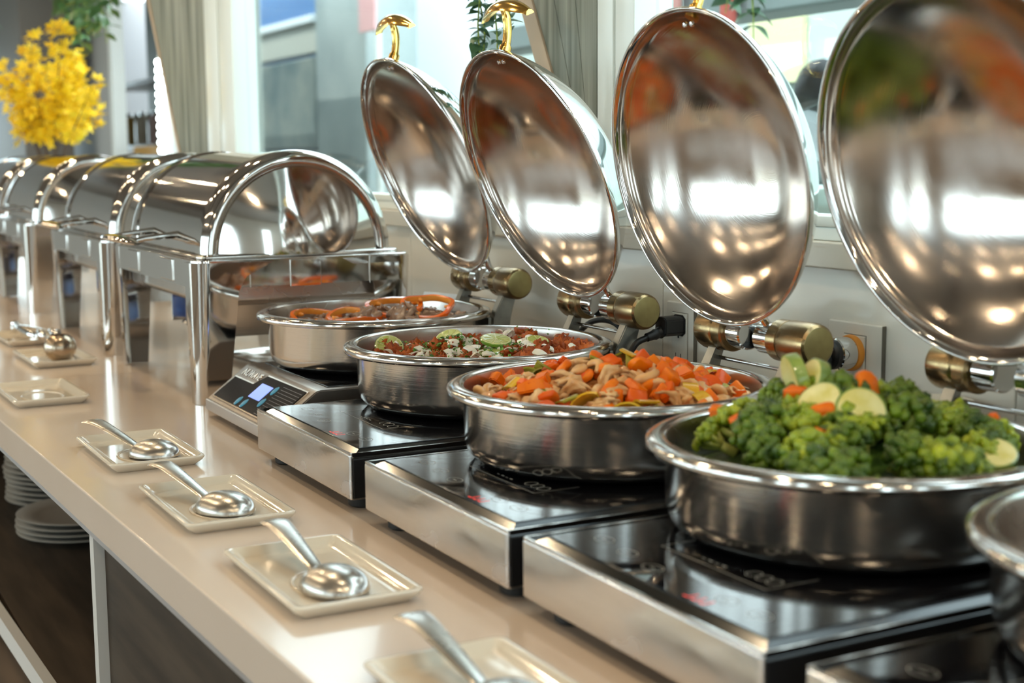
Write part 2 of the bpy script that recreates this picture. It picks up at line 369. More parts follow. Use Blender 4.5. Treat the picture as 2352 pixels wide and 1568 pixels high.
# other walls of the room
bm = bmesh.new()
for a, b in ((-5, -3.0), (-2.45, -1.15), (-.75, .25), (.6, WY)): abox(bm, 3.1, 3.2, a, b, FZ, CZ)
for a, b in ((-3.0, -2.45), (-1.15, -.75), (.25, .6)): abox(bm, 3.1, 3.2, a, b, 1.3, CZ); abox(bm, 3.1, 3.2, a, b, FZ, -.6)
struct(finish(bm, 'wall_right', noisy(mat('pale right wall', (.60, .54, .47), .6), (.66, .60, .53), 1.2)))
for i, (a, b) in enumerate(((-3.0, -2.45), (-1.15, -.75), (.25, .6))): o = struct(box('window_%d' % (8+i), 3.14, 3.15, a, b, -.6, 1.3, 'glass')); o['label'] = 'narrow window added at the near end for streaks on the pans'  # unseen window strips added so the pan sides catch bright streaks
bm = bmesh.new()
abox(bm, -12, -11.5, -5.1, -5, FZ, CZ); abox(bm, -6.5, -6.2, -5.1, -5, FZ, CZ); abox(bm, -6.2, -.9, -5.1, -5, FZ, -.05)
for a, b in ((-.9, .1), (.85, 1.35), (1.95, 3.2)): abox(bm, a, b, -5.1, -5, FZ, CZ)
for a, b in ((.1, .85), (1.35, 1.95)): abox(bm, a, b, -5.1, -5, 1.35, CZ)
abox(bm, -11.5, -6.5, -5.1, -5, 1.35, CZ); abox(bm, -6.2, -.9, -5.1, -5, 1.35, CZ)
for x in (-4.45, -2.65): abox(bm, x, x+.09, -5.1, -5, -.05, 1.35)
for x in (-10.3, -9.0, -7.75): abox(bm, x, x+.08, -5.1, -5, FZ, 1.35)
abox(bm, -11.5, -6.5, -5.1, -5, .1, .16)
o = struct(finish(bm, 'wall_front', 'wallwarm')); o['label'] = 'room wall opposite the counter with window openings'
o = struct(box('window_3', -6.2, -.9, -5.06, -5.05, -.05, 1.35, 'glass')); o['label'] = 'shopfront glass opposite the counter'
for i, (a, b) in enumerate(((.1, .85), (1.35, 1.95))): o = struct(box('window_%d' % (6+i), a, b, -5.06, -5.05, FZ, 1.35, 'glass')); o['label'] = 'narrow full height glass added for bright streaks on the pans'  # invented glass strips; their reflection draws vertical streaks on the pans
o = struct(box('window_4', -11.5, -6.5, -5.06, -5.05, FZ, 1.35, 'glass')); o['label'] = 'glazed doors opposite the far end of the counter'
bm = bmesh.new(); abox(bm, -12.1, -12, -5, 7.5, FZ, .2); abox(bm, -12.1, -12, -5, .3, .2, CZ); abox(bm, -12.1, -12, 2.0, 7.5, .2, CZ); abox(bm, -12.1, -12, .3, 2.0, 1.1, CZ)
struct(finish(bm, 'wall_left', mat('pale far wall', (.55, .53, .49), .6)))
struct(box('window_5', -12.06, -12.05, .3, 2.0, .2, 1.1, 'glass'))

# ceiling lights
m_lamp = mat('warm lamp lens', (1, .8, .5), .5, emis=(1, .78, .50), es=190)
lampobj = None; k = 0
for x in (-8.6, -7.4, -6.2, -5.0, -3.8, -2.6, -1.4, -.2, 1.0):
    for y in (-3.4, -1.9, -.35, .55):
        if lampobj is None:
            lampobj = empty('ceiling_light', (x, y, CZ), 0, 'round recessed warm downlight in the brown ceiling', 'ceiling light', 'warm downlights in the ceiling')
            lathe('trim_ring', [(.045, -.001), (.07, -.001), (.07, -.008), (.05, -.012), (.045, -.004)], 'frame_white', lampobj, 24)
            lathe('lens', [(0, -.006), (.044, -.006)], m_lamp, lampobj, 20)
        else:
            c = copy_tree(lampobj); c.location = (x + R.uniform(-.1, .1), y, CZ)
#area('ceiling_glow', (-1.6, -.6, CZ-.16), (0, 0, 0), 4.5, 2.2, 42, (1, .80, .60))

# ------------------------------------------------------------ scene beyond the windows
struct(box('pavement', -16, 8, -14, -5.12, FZ-.1, FZ-.001, mat('street paving', (.34, .33, .31), .8))).name = 'floor_street'
struct(box('terrace_wall', -14, 3.2, 3.7, 3.85, FZ, .5, mat('pale concrete', (.50, .56, .54), .7))).name = 'wall_terrace'
o = empty('kiosk', (-10.0, 3.4, FZ), 0, 'blue kiosk with a grey notice panel seen through the window', 'kiosk')
m_blue = noisy(mat('blue painted metal', (.045, .14, .33), .5), (.06, .18, .38), .7)
box('body', -1.4, .92, 0, .3, 1.43, 3.2, m_blue, o, .02)
box('base', -1.4, .92, .02, .3, 0, 1.43, mat('pale kiosk base', (.50, .58, .56), .5), o, .01)
bd = box('notice_panel', -.80, .90, -.05, -.003, 1.44, 2.05, noisy(mat('grey notice panel', (.08, .13, .14), .5), (.24, .27, .24), 3.6), o, .01)
box('cream_sign', -.62, .90, -.03, -.002, 2.08, 2.30, mat('cream sign', (.50, .50, .43), .5), o, .01)
box('lamp_strip', -.62, .90, -.06, -.021, 2.28, 2.33, mat('white strip', (.8, .85, .85), .4), o, .005)
tag(box('reflection_block', -8.80, -7.95, 3.25, 3.6, FZ, 2.4, noisy(mat('grey wall block', (.30, .36, .36), .7), (.46, .52, .51), 1.8), bev=.02), 'wide grey block in place of a glass reflection beside the blue kiosk', 'post')  # solid block stands in for grey reflections in glass
o = tag(box('white_building', -11.5, -5.6, 4.4, 4.55, FZ, 3.0, mat('sunlit white wall', (.90, .90, .90), .8)), 'sunlit white building wall far behind the window', 'building')
sg = empty('pink_sign', (-7.75, 3.2, FZ), 0, 'small pink sign on a pole high behind the window', 'sign')
box('sign_panel', -.12, .12, -.02, .0, 2.1, 2.4, mat('pink banner', (.80, .45, .45), .6), sg, .004)
tube('sign_pole', [(.1, .01, 0), (.1, .01, 2.12)], .02, 'frame_white', sg, 10)
o = empty('pale_partition', (-3.0, 3.2, FZ), 0, 'pale green partition wall seen through the right window', 'partition')
m_pg = noisy(mat('pale green panel', (.50, .60, .57), .5), (.56, .64, .61), .5)
for i, (a, b) in enumerate(((-3.1, -1.9), (-1.88, -.95), (-.93, .6), (.62, 3.2))): box('panel', a, b, 0, .08, 0, 3.0, m_pg, o, .01)
box('yellow_sheet', -1.15, -.85, -.02, -.001, 1.62, 1.95, mat('yellow sheet', (.75, .75, .45), .6), o)
o = tag(box('grey_beam', -4.6, 3, 2.3, 2.45, .80, .885, mat('grey steel beam', (.22, .27, .28), .5), bev=.01), 'long grey steel beam running beyond the right window', 'beam')
for i, x in enumerate((-3.30, -3.05)):
    tag(tube('red_pipe', [(x, 2.27, .70), (x, 2.27, 1.7)], .022, mat('red pipe', (.5, .09, .07), .5)), ('thin red pipe above the third lid behind glass, the left one', 'thin red pipe above the third lid behind glass, the right one')[i], 'pipe', 'red pipes outside')
# low green-white ledge outside
tag(box('outside_ledge', -3.4, 3, 1.75, 1.95, FZ, .378, mat('pale ledge', (.58, .66, .62), .5), bev=.005), 'pale green ledge outside along the right window', 'ledge')

# person beyond the right window
def person():
    p = empty('person', (-2.97, 2.55, FZ), math.radians(10), 'person with long dark hair in dark blue clothes standing outside the right window', 'person')
    p.scale = (.94,)*3
    J = [((0, 0, .92), .15), ((0, 0, 1.08), .125), ((0, 0, 1.25), .15), ((0, 0, 1.36), .13), ((0, .01, 1.42), .055), ((0, .02, 1.48), .05),
         ((.09, 0, .86), .10), ((.10, .01, .48), .065), ((.10, -.01, .09), .045), ((.10, .12, .03), .035),
         ((-.09, 0, .86), .10), ((-.10, .01, .48), .065), ((-.10, -.01, .09), .045), ((-.10, .12, .03), .035),
         ((.17, 0, 1.34), .055), ((.21, .02, 1.08), .042), ((.13, .22, 1.14), .032), ((-.17, 0, 1.34), .055), ((-.21, .02, 1.08), .042), ((-.10, .24, 1.18), .032)]
    E = [(0, 1), (1, 2), (2, 3), (3, 4), (4, 5), (0, 6), (6, 7), (7, 8), (8, 9), (0, 10), (10, 11), (11, 12), (12, 13), (3, 14), (14, 15), (15, 16), (3, 17), (17, 18), (18, 19)]
    me = bpy.data.meshes.new('body'); me.from_pydata([j[0] for j in J], E, []); me.materials.append(mat('dark blue clothes', (.012, .03, .05), .8))
    b = bpy.data.objects.new('body', me); COL.objects.link(b); b.parent = p
    s = b.modifiers.new('s', 'SKIN'); b.modifiers.new('u', 'SUBSURF').levels = 2; b.modifiers['u'].render_levels = 2; s.use_smooth_shade = True
    for v, j in zip(me.skin_vertices[0].data, J): v.radius = (j[1], j[1] * .8)
    me.skin_vertices[0].data[0].use_root = True
    skin = mat('skin', (.50, .27, .19), .5)
    bm = bmesh.new(); ablob(bm, (0, .03, 1.58), .105, 3, .02, 1, (.78, .92, 1.12)); ablob(bm, (0, .13, 1.565), .018, 2, 0, 1, (.7, 1, 1))
    for s_ in (-1, 1): ablob(bm, (s_*.083, .03, 1.57), .025, 1, 0, 1, (.4, .8, 1.2))
    h = finish(bm, 'head', skin, p, True)
    for s_ in (-1, 1):
        bm = bmesh.new(); ablob(bm, (s_*.032, .118, 1.59), .012, 1, 0); finish(bm, 'eye', 'slot', h, True)
    bm = bmesh.new(); ablob(bm, (0, .122, 1.525), .02, 1, 0, 1, (1, .4, .3)); finish(bm, 'mouth', mat('lips', (.4, .12, .1), .5), h, True)
    bm = bmesh.new(); ablob(bm, (0, -.005, 1.60), .118, 3, .06, 3, (.85, .92, 1.12)); ablob(bm, (0, -.06, 1.40), .10, 3, .08, 3, (1.0, .55, 1.9))
    finish(bm, 'hair', mat('dark hair', (.008, .009, .012), .5), p, True)
    for hx, hy, hz, sg in ((.13, .22, 1.14, 1), (-.10, .24, 1.18, -1)):
        bm = bmesh.new(); ablob(bm, (0, .045, 0), .04, 2, .05, 1, (.95, 1.1, .45))
        for k in range(4): atube(bm, [(-.026+.017*k, .07, 0), (-.028+.018*k, .098, -.006), (-.028+.018*k, .105+.008*(k in (1, 2)), -.026)], [.009, .008, .006], 8)
        atube(bm, [(sg*-.025, .03, 0), (sg*-.05, .055, -.006), (sg*-.052, .078, -.014)], [.011, .009, .007], 8)
        finish(bm, 'hand', skin, p, True, mx=T(hx, hy, hz))
    return p
person()

# left part: room beyond the slanted pillar
o = empty('white_door_panel', (-9.0, 1.95, FZ), 0, 'tall white cupboard door behind the yellow branches', 'door')
box('leaf', -1.1, .16, 0, .06, 0, 2.6, mat('white grey door', (.40, .40, .38), .5), o, .01); box('frame_strip', .17, .25, -.02, .06, 0, 2.6, 'frame_white', o)
tag(box('brown_column', -10.6, -9.3, 1.5, 1.8, FZ, CZ, mat('brown grey column', (.13, .115, .095), .6), bev=.01), 'brown grey column behind the yellow branches at far left', 'column')
o = empty('display_shelf', (-9.2, 2.25, FZ), 0, 'grey display shelf behind hanging leaves left of the pillar', 'shelf')
m_sh = noisy(mat('grey green shelf back', (.16, .19, .16), .6), (.26, .27, .24), 2.4)
box('back', -1.2, 1.3, .3, .34, 0, 2.68, m_sh, o); box('shelf_board', -1.2, 1.3, 0, .299, 1.44, 1.47, 'white_lam', o, .003); box('shelf_board', -1.2, 1.3, 0, .299, 1.86, 1.89, 'white_lam', o, .003)
jars = [(-10.2, 'amber bottle on the grey shelf', (.45, .25, .05)), (-9.8, 'cream jar on the grey shelf beside amber bottle', (.7, .6, .45)), (-9.45, 'pink white jar on the grey shelf', (.7, .5, .45)), (-9.1, 'green bottle on the grey shelf', (.1, .2, .12)), (-8.75, 'copper coloured jar on the grey shelf', (.5, .28, .16))]
for x, lb, c in jars:
    e = empty('jar', (x, 2.38, FZ+1.4705), 0, lb, 'jar', 'jars on the far shelf')
    lathe('body', [(0, 0), (.07, 0), (.075, .02), (.075, .16), (.05, .2), (.04, .2), (0, .2)], mat('jar', c, .15, coat=.4), e, 24); lathe('lid', [(.045, .2), (.045, .225), (0, .225)], 'chrome', e, 24)
tag(box('wooden_tray', -8.5, -7.85, 1.98, 2.2, FZ, .52, mat('amber wood', (.45, .26, .06), .4), bev=.01), 'amber wooden cabinet top behind the chafing dishes', 'cabinet')
led = empty('led_strip_light', (-7.50, 1.9, FZ), 0, 'vertical string of bright white lights beside the slanted pillar', 'light')
box('backing', -.13, .18, .03, .05, 0, 1.98, mat('white backing', (.70, .76, .76), .5), led)
ml = mat('white bulb', (1, 1, 1), .5, emis=(.85, 1, .97), es=14)
bulb = None
for i in range(12):
    if bulb is None:
        bm = bmesh.new(); ablob(bm, (0, 0, 0), .016, 2, 0); bulb = finish(bm, 'bulb', ml, led, True, mx=T(-.05, .01, 1.42))
    else:
        c = bulb.copy(); COL.objects.link(c); c.location = (-.05, .01, 1.42 + i*.042)

# ------------------------------------------------------------ counter
def ye(x): return .338 + (x + 2.5) * .032
cn = empty('buffet_counter', (0, 0, 0), 0, 'long beige quartz buffet counter with dark wood shelf underneath', 'counter')
def slab(name, x0, x1):
    g = .0006; bm = bmesh.new()
    prof = lambda x: [(ye(x)+.004, -.052), (ye(x), -.048), (ye(x), -.003), (ye(x)+.003, 0), (WY, 0), (WY, -.02), (ye(x)+.06, -.02), (ye(x)+.05, -.052)]
    a = [bm.verts.new((x0+g, y, z)) for y, z in prof(x0)]; b = [bm.verts.new((x1-g, y, z)) for y, z in prof(x1)]; n = len(a)
    for i in range(n):
        f = bm.faces.new((a[i], a[(i+1) % n], b[(i+1) % n], b[i]))
    bm.faces.new(a); bm.faces.new(b)
    return finish(bm, name, 'counter', cn, auto=1.2, wn=True)
for a, b in ((-9.5, -2.93), (-2.93, .9), (.9, 3.0)): slab('worktop_slab', a, b)
def yprism(name, x0, x1, dy0, dy1, z0, z1, m, parent):
    bm = bmesh.new()
    v = [bm.verts.new((x, ye(x)+dy, z)) for x in (x0, x1) for dy in (dy0, dy1) for z in (z0, z1)]
    for q in ((0, 1, 3, 2), (4, 6, 7, 5), (0, 4, 5, 1), (2, 3, 7, 6), (0, 2, 6, 4), (1, 5, 7, 3)): bm.faces.new([v[i] for i in q])
    return finish(bm, name, m, parent)
yprism('edge_trim', -9.5, 3, .006, .03, -.062, -.0525, 'trim', cn)
for x in (-8.8, -6.5, -4.2, -1.912, .6, 2.9): yprism('divider', x, x+.021, .008, .06, FZ, -.0625, 'white_lam', cn); box('divider_side', x+.002, x+.019, ye(x)+.06, WY, FZ, -.0625, 'dark_wood', cn)
yprism('cupboard_door', -1.889, .598, .022, .04, FZ+.05, -.063, 'dark_wood', cn)
yprism('cupboard_door', .625, 2.898, .022, .04, FZ+.05, -.063, 'dark_wood', cn)
for a, b in ((-8.78, -6.5), (-6.48, -4.2), (-4.18, -1.913)):
    yprism('shelf_edge', a, b, .002, .02, -.42, -.385, 'white_lam', cn)
    bx = box('shelf', a, b, .36, WY, -.415, -.386, 'dark_wood', cn)
    yprism('plinth_panel', a, b, .45, .47, FZ, -.42, 'dark_wood', cn)
box('back_panel', -9.5, 3, WY-.03, WY-.005, FZ, -.02, 'dark_wood', cn)

# plates under the counter
prof = [(0, 0), (.07, 0), (.078, -.002), (.082, 0), (.10, .004), (.142, .014), (.1435, .016), (.141, .0175), (.10, .008), (.09, .0055), (0, .0045)]
dp = None
def dinner_plates(cx, cy, z, n, lab, grp):
    global dp
    for i in range(n):
        if dp is None:
            dp = lathe('dinner_plate', prof, 'plate_w_shaded', None, 56, auto=.8); o = dp; o['category'] = 'plate'
        else:
            o = dp.copy(); COL.objects.link(o)
        o.location = (cx + R.uniform(-.003, .003), cy + R.uniform(-.003, .003), z + .0025 + i*.0125)
        top = i == n-1
        o['label'] = ('topmost ' + lab) if top else lab + ', number %d from the bottom' % (i+1); o['group'] = grp
dinner_plates(-3.15, .59, -.386, 4, 'white dinner plate in the low pile under the counter', 'low pile of plates')
dinner_plates(-3.50, .62, -.386, 21, 'white dinner plate in the tall pile under the counter', 'tall pile of plates')

# ------------------------------------------------------------ small rectangular plates
def rrect(hx, hy, r, n=5):
    pts = []
    for cx, cy, a0 in ((hx-r, hy-r, 0), (-hx+r, hy-r, PI/2), (-hx+r, -hy+r, PI), (hx-r, -hy+r, 1.5*PI)):
        for i in range(n+1):
            a = a0 + PI/2*i/n; pts.append((cx+r*math.cos(a), cy+r*math.sin(a)))
    return pts
def make_plate():
    p = empty('rectangular_plate')
    hx, hy = .120, .0685; bm = bmesh.new()
    loops = [(.016, 0, .004), (.012, 0, .006), (.003, .008, .008), (0, .0125, .010), (.0006, .0145, .010), (.003, .0150, .009), (.007, .0145, .007), (.013, .0085, .006), (.016, .006, .006), (.020, .0052, .005)]
    rings = [[bm.verts.new((x, y, z)) for x, y in rrect(hx-i, hy-i, r)] for i, z, r in loops]
    n = len(rings[0])
    for a, b in zip(rings, rings[1:]):
        for i in range(n): bm.faces.new((a[i], a[(i+1) % n], b[(i+1) % n], b[i]))
    bm.faces.new(rings[0]); bm.faces.new(rings[-1])
    finish(bm, 'dish', 'ceramic', p, auto=1.2, wn=True)
    bm = bmesh.new(); pts = [(.03+.052*math.cos(a), .036*math.sin(a), .0055) for a in [2*PI*i/40 for i in range(41)]]
    atube(bm, pts, .0022, 8, .7, up=(0, 0, 1), caps=False); finish(bm, 'oval_ring', 'ceramic', p, True)
    return p
plate0 = make_plate()
PL = [(-1.356, .490, 0, 'cream rectangular plate under the spoon nearest the front steel cooker, third from the bottom edge'),
      (-1.714, .483, .005, 'cream rectangular plate with a spoon in the middle of the row'),
      (-2.092, .477, .01, 'cream rectangular plate with a spoon beside the tall steel leg'),
      (-2.715, .440, .02, 'empty cream rectangular plate at the left counter edge'),
      (-3.20, .553, .02, 'cream rectangular plate under the round ladle'),
      (-3.60, .560, .03, 'cream rectangular plate under the tongs at far left'),
      (-.958, .493, 0, 'cream rectangular plate cut off by the bottom of the picture')]
PL[0] = (*PL[0][:3], 'cream rectangular plate under the spoon below the square front cooker, lowest whole plate')
for i, (x, y, a, lb) in enumerate(PL):
    o = plate0 if i == 0 else copy_tree(plate0)
    o.location = (x, y, .0003); o.rotation_euler = (0, 0, a); tag(o, lb, 'plate', 'cream rectangular spoon plates')
def make_spoon():
    s = empty('serving_spoon')
    bm = bmesh.new()                                        # bowl turned upside down, dome up
    n, m_ = 40, 14; rx, ry, h = .0445, .034, .023
    outer = []
    for j in range(m_+1):
        t = j/m_*PI/2; outer.append([(rx*math.sin(t)*math.cos(2*PI*i/n)*(1+.05*math.cos(2*PI*i/n)), ry*math.sin(t)*math.sin(2*PI*i/n), h*math.cos(t)**.9 if j < m_ else 0) for i in range(n)])
    top = bm.verts.new((0, 0, h)); rings = [[bm.verts.new(p) for p in r] for r in outer[1:]]
    inner = [[bm.verts.new((x*.965, y*.965, z-.0012 if z > 0 else 0)) for x, y, z in r] for r in outer[1:]]; topi = bm.verts.new((0, 0, h-.0014))
    for rs, tp in ((rings, top), (inner, topi)):
        for i in range(n): bm.faces.new((tp, rs[0][i], rs[0][(i+1) % n]))
        for a, b in zip(rs, rs[1:]):
            for i in range(n): bm.faces.new((a[i], a[(i+1) % n], b[(i+1) % n], b[i]))
    for i in range(n): bm.faces.new((rings[-1][i], rings[-1][(i+1) % n], inner[-1][(i+1) % n], inner[-1][i]))
    finish(bm, 'bowl', 'spoon', s, auto=1.2)
    ctr = [(-.036, 0, .006), (-.050, 0, .012), (-.075, 0, .020), (-.105, 0, .029), (-.135, 0, .037), (-.155, 0, .039), (-.168, 0, .037)]
    pts = curve_pts(ctr, 8); N = len(pts); rad = []
    for i in range(N):
        t = i/(N-1); rad.append(.0075 + .0085*min(1, t*1.2)**1.5 if t < .9 else max(.002, .016*math.sqrt(max(0, 1-((t-.9)/.1)**2))))
    bm = bmesh.new(); atube(bm, pts, rad, 14, [.16]*N, up=(0, 0, 1)); finish(bm, 'handle', 'spoon', s, auto=.9)
    return s
sp0 = make_spoon()
SP = [((-1.305, .488), (-1.474, .478), 'steel serving spoon upside down on the lowest whole plate'),
      ((-1.672, .484), (-1.815, .446), 'steel serving spoon upside down on the middle plate'),
      ((-2.045, .488), (-2.158, .438), 'steel serving spoon upside down on the plate beside the tall steel leg'),
      ((-.935, .493), (-1.066, .482), 'steel serving spoon cut off by the bottom of the picture')]
for i, (c, t, lb) in enumerate(SP):
    o = sp0 if i == 0 else copy_tree(sp0)
    o.scale = (.94, 1, 1) if i == 2 else (1, 1, 1); o.location = (c[0], c[1], .0085); o.rotation_euler = (0, math.radians(-2), math.atan2(t[1]-c[1], t[0]-c[0]) - PI)
    tag(o, lb, 'spoon', 'steel serving spoons')
# ladle
ld = empty('soup_ladle', (-3.12, .553, .0065), math.radians(172), 'round steel ladle resting on a plate by the second chafing dish', 'ladle')
bm = bmesh.new(); alathe(bm, [(0, 0)] + [(.034*math.sin(t), .033-.033*math.cos(t)) for t in [PI*i/14*.80 for i in range(1, 15)]] + [(.022, .058)] + [(.032*math.sin(t), .033-.031*math.cos(t)) for t in [PI*i/14*.78 for i in range(14, 0, -1)]] + [(0, .002)], 36)
finish(bm, 'bowl', noisy(mat('bronze toned steel', (.45, .36, .27), .25, 1), None, 10, rough=(.2, .3)), ld, auto=1.2)
tube('handle', curve_pts([(.020, 0, .055), (.045, 0, .064), (.09, 0, .058), (.16, .0, .030), (.25, 0, .012)], 8), .0055, 'chrome', ld, 10, .4, up=(0, 0, 1))
# tongs
tg = empty('serving_tongs', (-3.55, .565, .016), math.radians(10), 'chrome serving tongs on the far left plate', 'tongs')
for s_ in (-1, 1):
    a = tube('arm', curve_pts([(-.12, 0, .012), (-.06, s_*.014, .014), (.03, s_*.022, .012), (.08, s_*.012, .010)], 8), .007, 'chrome', tg, 10, .25, up=(0, s_, .3))
    bm = bmesh.new(); ablob(bm, (.10, s_*.014, .014), .022, 2, .05, 1, (1.3, .35, .6)); finish(bm, 'scoop', 'chrome', tg, True)
lathe('pivot', [(0, 0), (.010, 0), (.012, .006), (.010, .026), (0, .030)], 'chrome', tg, 20, mx=T(-.12, 0, -.002))

# ------------------------------------------------------------ induction cookers
def frustum(bm, x0, x1, y0, y1, z0, inset, z1, mi=0):
    a = [bm.verts.new(p) for p in ((x0, y0, z0), (x1, y0, z0), (x1, y1, z0), (x0, y1, z0))]
    b = [bm.verts.new(p) for p in ((x0+inset, y0+inset, z1), (x1-inset, y0+inset, z1), (x1-inset, y1-inset, z1), (x0+inset, y1-inset, z1))]
    for i in range(4): bm.faces.new((a[i], a[(i+1) % 4], b[(i+1) % 4], b[i])).material_index = mi
    bm.faces.new(a); bm.faces.new(b)
def ring_print(bm, cx, cy, z, rx, ry, w_=.0006, n=32):
    a = [bm.verts.new((cx+rx*math.cos(2*PI*i/n), cy+ry*math.sin(2*PI*i/n), z)) for i in range(n)]
    b = [bm.verts.new((cx+(rx-w_)*math.cos(2*PI*i/n), cy+(ry-w_)*math.sin(2*PI*i/n), z)) for i in range(n)]
    for i in range(n): bm.faces.new((a[i], a[(i+1) % n], b[(i+1) % n], b[i]))
def quad(bm, x0, x1, y0, y1, z):
    bm.faces.new([bm.verts.new(p) for p in ((x0, y0, z), (x1, y0, z), (x1, y1, z), (x0, y1, z))])
def make_cooker(w_):
    c = empty('induction_cooker')
    D, H, F = .46, .0785, .0165
    box('body', .002, w_-.002, .004, D, F, H-.010, 'black_body', c, .002)
    fp = box('front_panel', 0, w_, -.001, .004, F, H-.0045, 'front_al', c, .0022)
    bm = bmesh.new()
    abox(bm, 0, w_, 0, .003, H-.0045, H-.0025, .0006); abox(bm, 0, .002, .003, D, H-.008, H-.0025); abox(bm, w_-.002, w_, .003, D, H-.008, H-.0025); abox(bm, 0, w_, D-.002, D, H-.008, H-.0025)
    abox(bm, w_-.0022, w_+.0002, .003, D, F, F+.002)
    finish(bm, 'metal_edge', 'steel_rim', c)
    bm = bmesh.new(); frustum(bm, .0025, w_-.0025, .004, D-.003, H-.010, .014, H-.0015); finish(bm, 'bevel_frame', 'black_bev', c)
    g = box('glass_top', .017, w_-.017, .0185, D-.017, H-.004, H, 'black_glass', c, .0008)
    z = .00025 + H
    def pr(nm, fn, mm='print'):
        bm = bmesh.new(); fn(bm); return finish(bm, nm, mm, g)
    for cx, cy in ((.055, .058), (.105, .052), (.155, .046), (.262, .047), (.305, .047)):
        pr('touch_ring', lambda bm: ring_print(bm, cx, cy, z, .0125, .0085)); pr('touch_symbol', lambda bm: quad(bm, cx-.004, cx+.004, cy-.0004, cy+.0004, z))
    pr('printed_line', lambda bm: quad(bm, .10, .255, .092, .0926, z)); pr('printed_line', lambda bm: quad(bm, .2545, .255, .0926, .15, z)); pr('printed_line', lambda bm: quad(bm, .10, .1005, .0926, .15, z))
    for k in range(4): pr('printed_mark', lambda bm: quad(bm, .150+k*.010, .156+k*.010, .102, .1028+.001*(k % 2), z))
    for cx in (.214, .228, .242): pr('printed_mark', lambda bm: ring_print(bm, cx, .112, z, .007, .008, .0007))
    for k in range(3): pr('red_digit', lambda bm: quad(bm, .232+k*.011, .239+k*.011, .024, .0255, z), 'red_led'); pr('red_digit', lambda bm: quad(bm, .238+k*.011, .2393+k*.011, .0255, .036, z), 'red_led')
    for x, y in ((.045, .03), (w_-.035, .03), (.045, D-.04), (w_-.035, D-.04)):
        lathe('foot', [(0, .0002), (.0165, .0002), (.019, .002), (.019, F+.001), (0, F+.001)], 'rubber', c, 24, mx=T(x, y, 0))
    return c
ck = make_cooker(.368)
CK = [(-1.973, .625, 0, .368, 'black glass induction cooker with steel front under the lime and onion pan'),
      (-1.556, .625, 0, .368, 'black glass induction cooker with steel front under the carrot and chicken pan'),
      (-1.161, .628, 0, .368, 'black glass induction cooker with steel front under the broccoli pan'),
      (-.757, .640, 0, .368, 'black glass induction cooker corner at the bottom right of the picture')]
for i, (x, y, a, w_, lb) in enumerate(CK):
    o = ck if i == 0 else copy_tree(ck)
    o.location = (x, y, .0002); tag(o, lb, 'cooker', 'black induction cookers in a row')
# the grey cooker with sloped control panel
gc = empty('grey_induction_cooker', (-2.362, .66, 0), 0, 'grey induction cooker with sloped control panel and blue display', 'cooker')
GW = .345
bm = bmesh.new()
side = [(0, .012), (0, .031), (.072, .0848), (.078, .0868), (.42, .0868), (.42, .030), (.40, .012)]
a = [bm.verts.new((0, y, z)) for y, z in side]; b = [bm.verts.new((GW, y, z)) for y, z in side]; n = len(side)
for i in range(n): bm.faces.new((a[i], a[(i+1) % n], b[(i+1) % n], b[i]))
bm.faces.new(a); bm.faces.new(b)
bmesh.ops.bevel(bm, geom=list(bm.edges), offset=.0018, segments=2, affect='EDGES')
finish(bm, 'housing', 'grey_ind', gc, auto=1.2, wn=True)
box('front_strip', -.001, GW+.001, -.003, .002, .012, .030, 'al_strip', gc, .0012)
box('glass_top', .02, GW-.02, .098, .41, .0855, .0885, 'black_glass', gc, .001)
th = math.atan2(.0538, .072)
fr = T(0, 0, .031) @ RX(th)                      # local: x along, y up the slope, z out
poly = [(.018, .010), (GW-.022, .010), (GW-.022, .078), (.125, .078), (.105, .056), (.018, .056)]
poly = [(.020, .010), (GW-.020, .010), (GW-.020, .082), (.140, .082), (.118, .058), (.020, .058)]
bm = bmesh.new(); aprism(bm, [(x + (-.004 if x < .1 else (.004 if x > .2 else -.001)), y + (.003 if y > .03 else -.003)) for x, y in poly], 0, .0022); finish(bm, 'panel_bezel', 'emboss', gc, mx=fr)
bm = bmesh.new(); aprism(bm, poly, 0, .0032); pf = finish(bm, 'control_panel', 'panel_dark', gc, mx=fr)
bm = bmesh.new()
for k in range(11): abox(bm, .235+k*.0002, GW-.022, .012+k*.0062, .0128+k*.0062, .0032, .0036)
finish(bm, 'panel_stripes', 'panel_line', gc, mx=fr)
box('display', .152, .207, .034, .066, .003, .0042, 'lcd', gc, .0008, mx=fr)
for x, y in ((.135, .020), (.165, .020), (.222, .062), (.222, .034)):
    lathe('button', [(0, .0052), (.006, .0050), (.0085, .0036), (.0085, .003)], 'btn', gc, 24, mx=fr @ T(x, y, 0) @ Matrix.Diagonal((.8, 1.15, 1, 1)))
for x in (.128, .158): box('button_mark', x, x+.008, .0115, .0145, .0032, .0036, 'white_print', gc, mx=fr)
for x, y in ((.05, .05), (GW-.05, .05), (.05, .36), (GW-.05, .36)): lathe('foot', [(0, .0002), (.013, .0002), (.015, .002), (.015, .013), (0, .013)], 'rubber', gc, 20, mx=T(x, y, 0))
tx = bpy.data.curves.new('logo_text', 'FONT'); tx.body = 'NUWAVE'; tx.size = .021; tx.extrude = .0006; tx.bevel_depth = .0003; tx.space_character = 1.05
to = bpy.data.objects.new('tmp', tx); COL.objects.link(to)
me = bpy.data.meshes.new_from_object(to.evaluated_get(bpy.context.evaluated_depsgraph_get())); bpy.data.objects.remove(to)
me.materials.clear(); me.materials.append(M['emboss'])
lo = bpy.data.objects.new('embossed_lettering', me); COL.objects.link(lo); lo.parent = gc; lo.matrix_local = fr @ T(.026, .068, .0012)

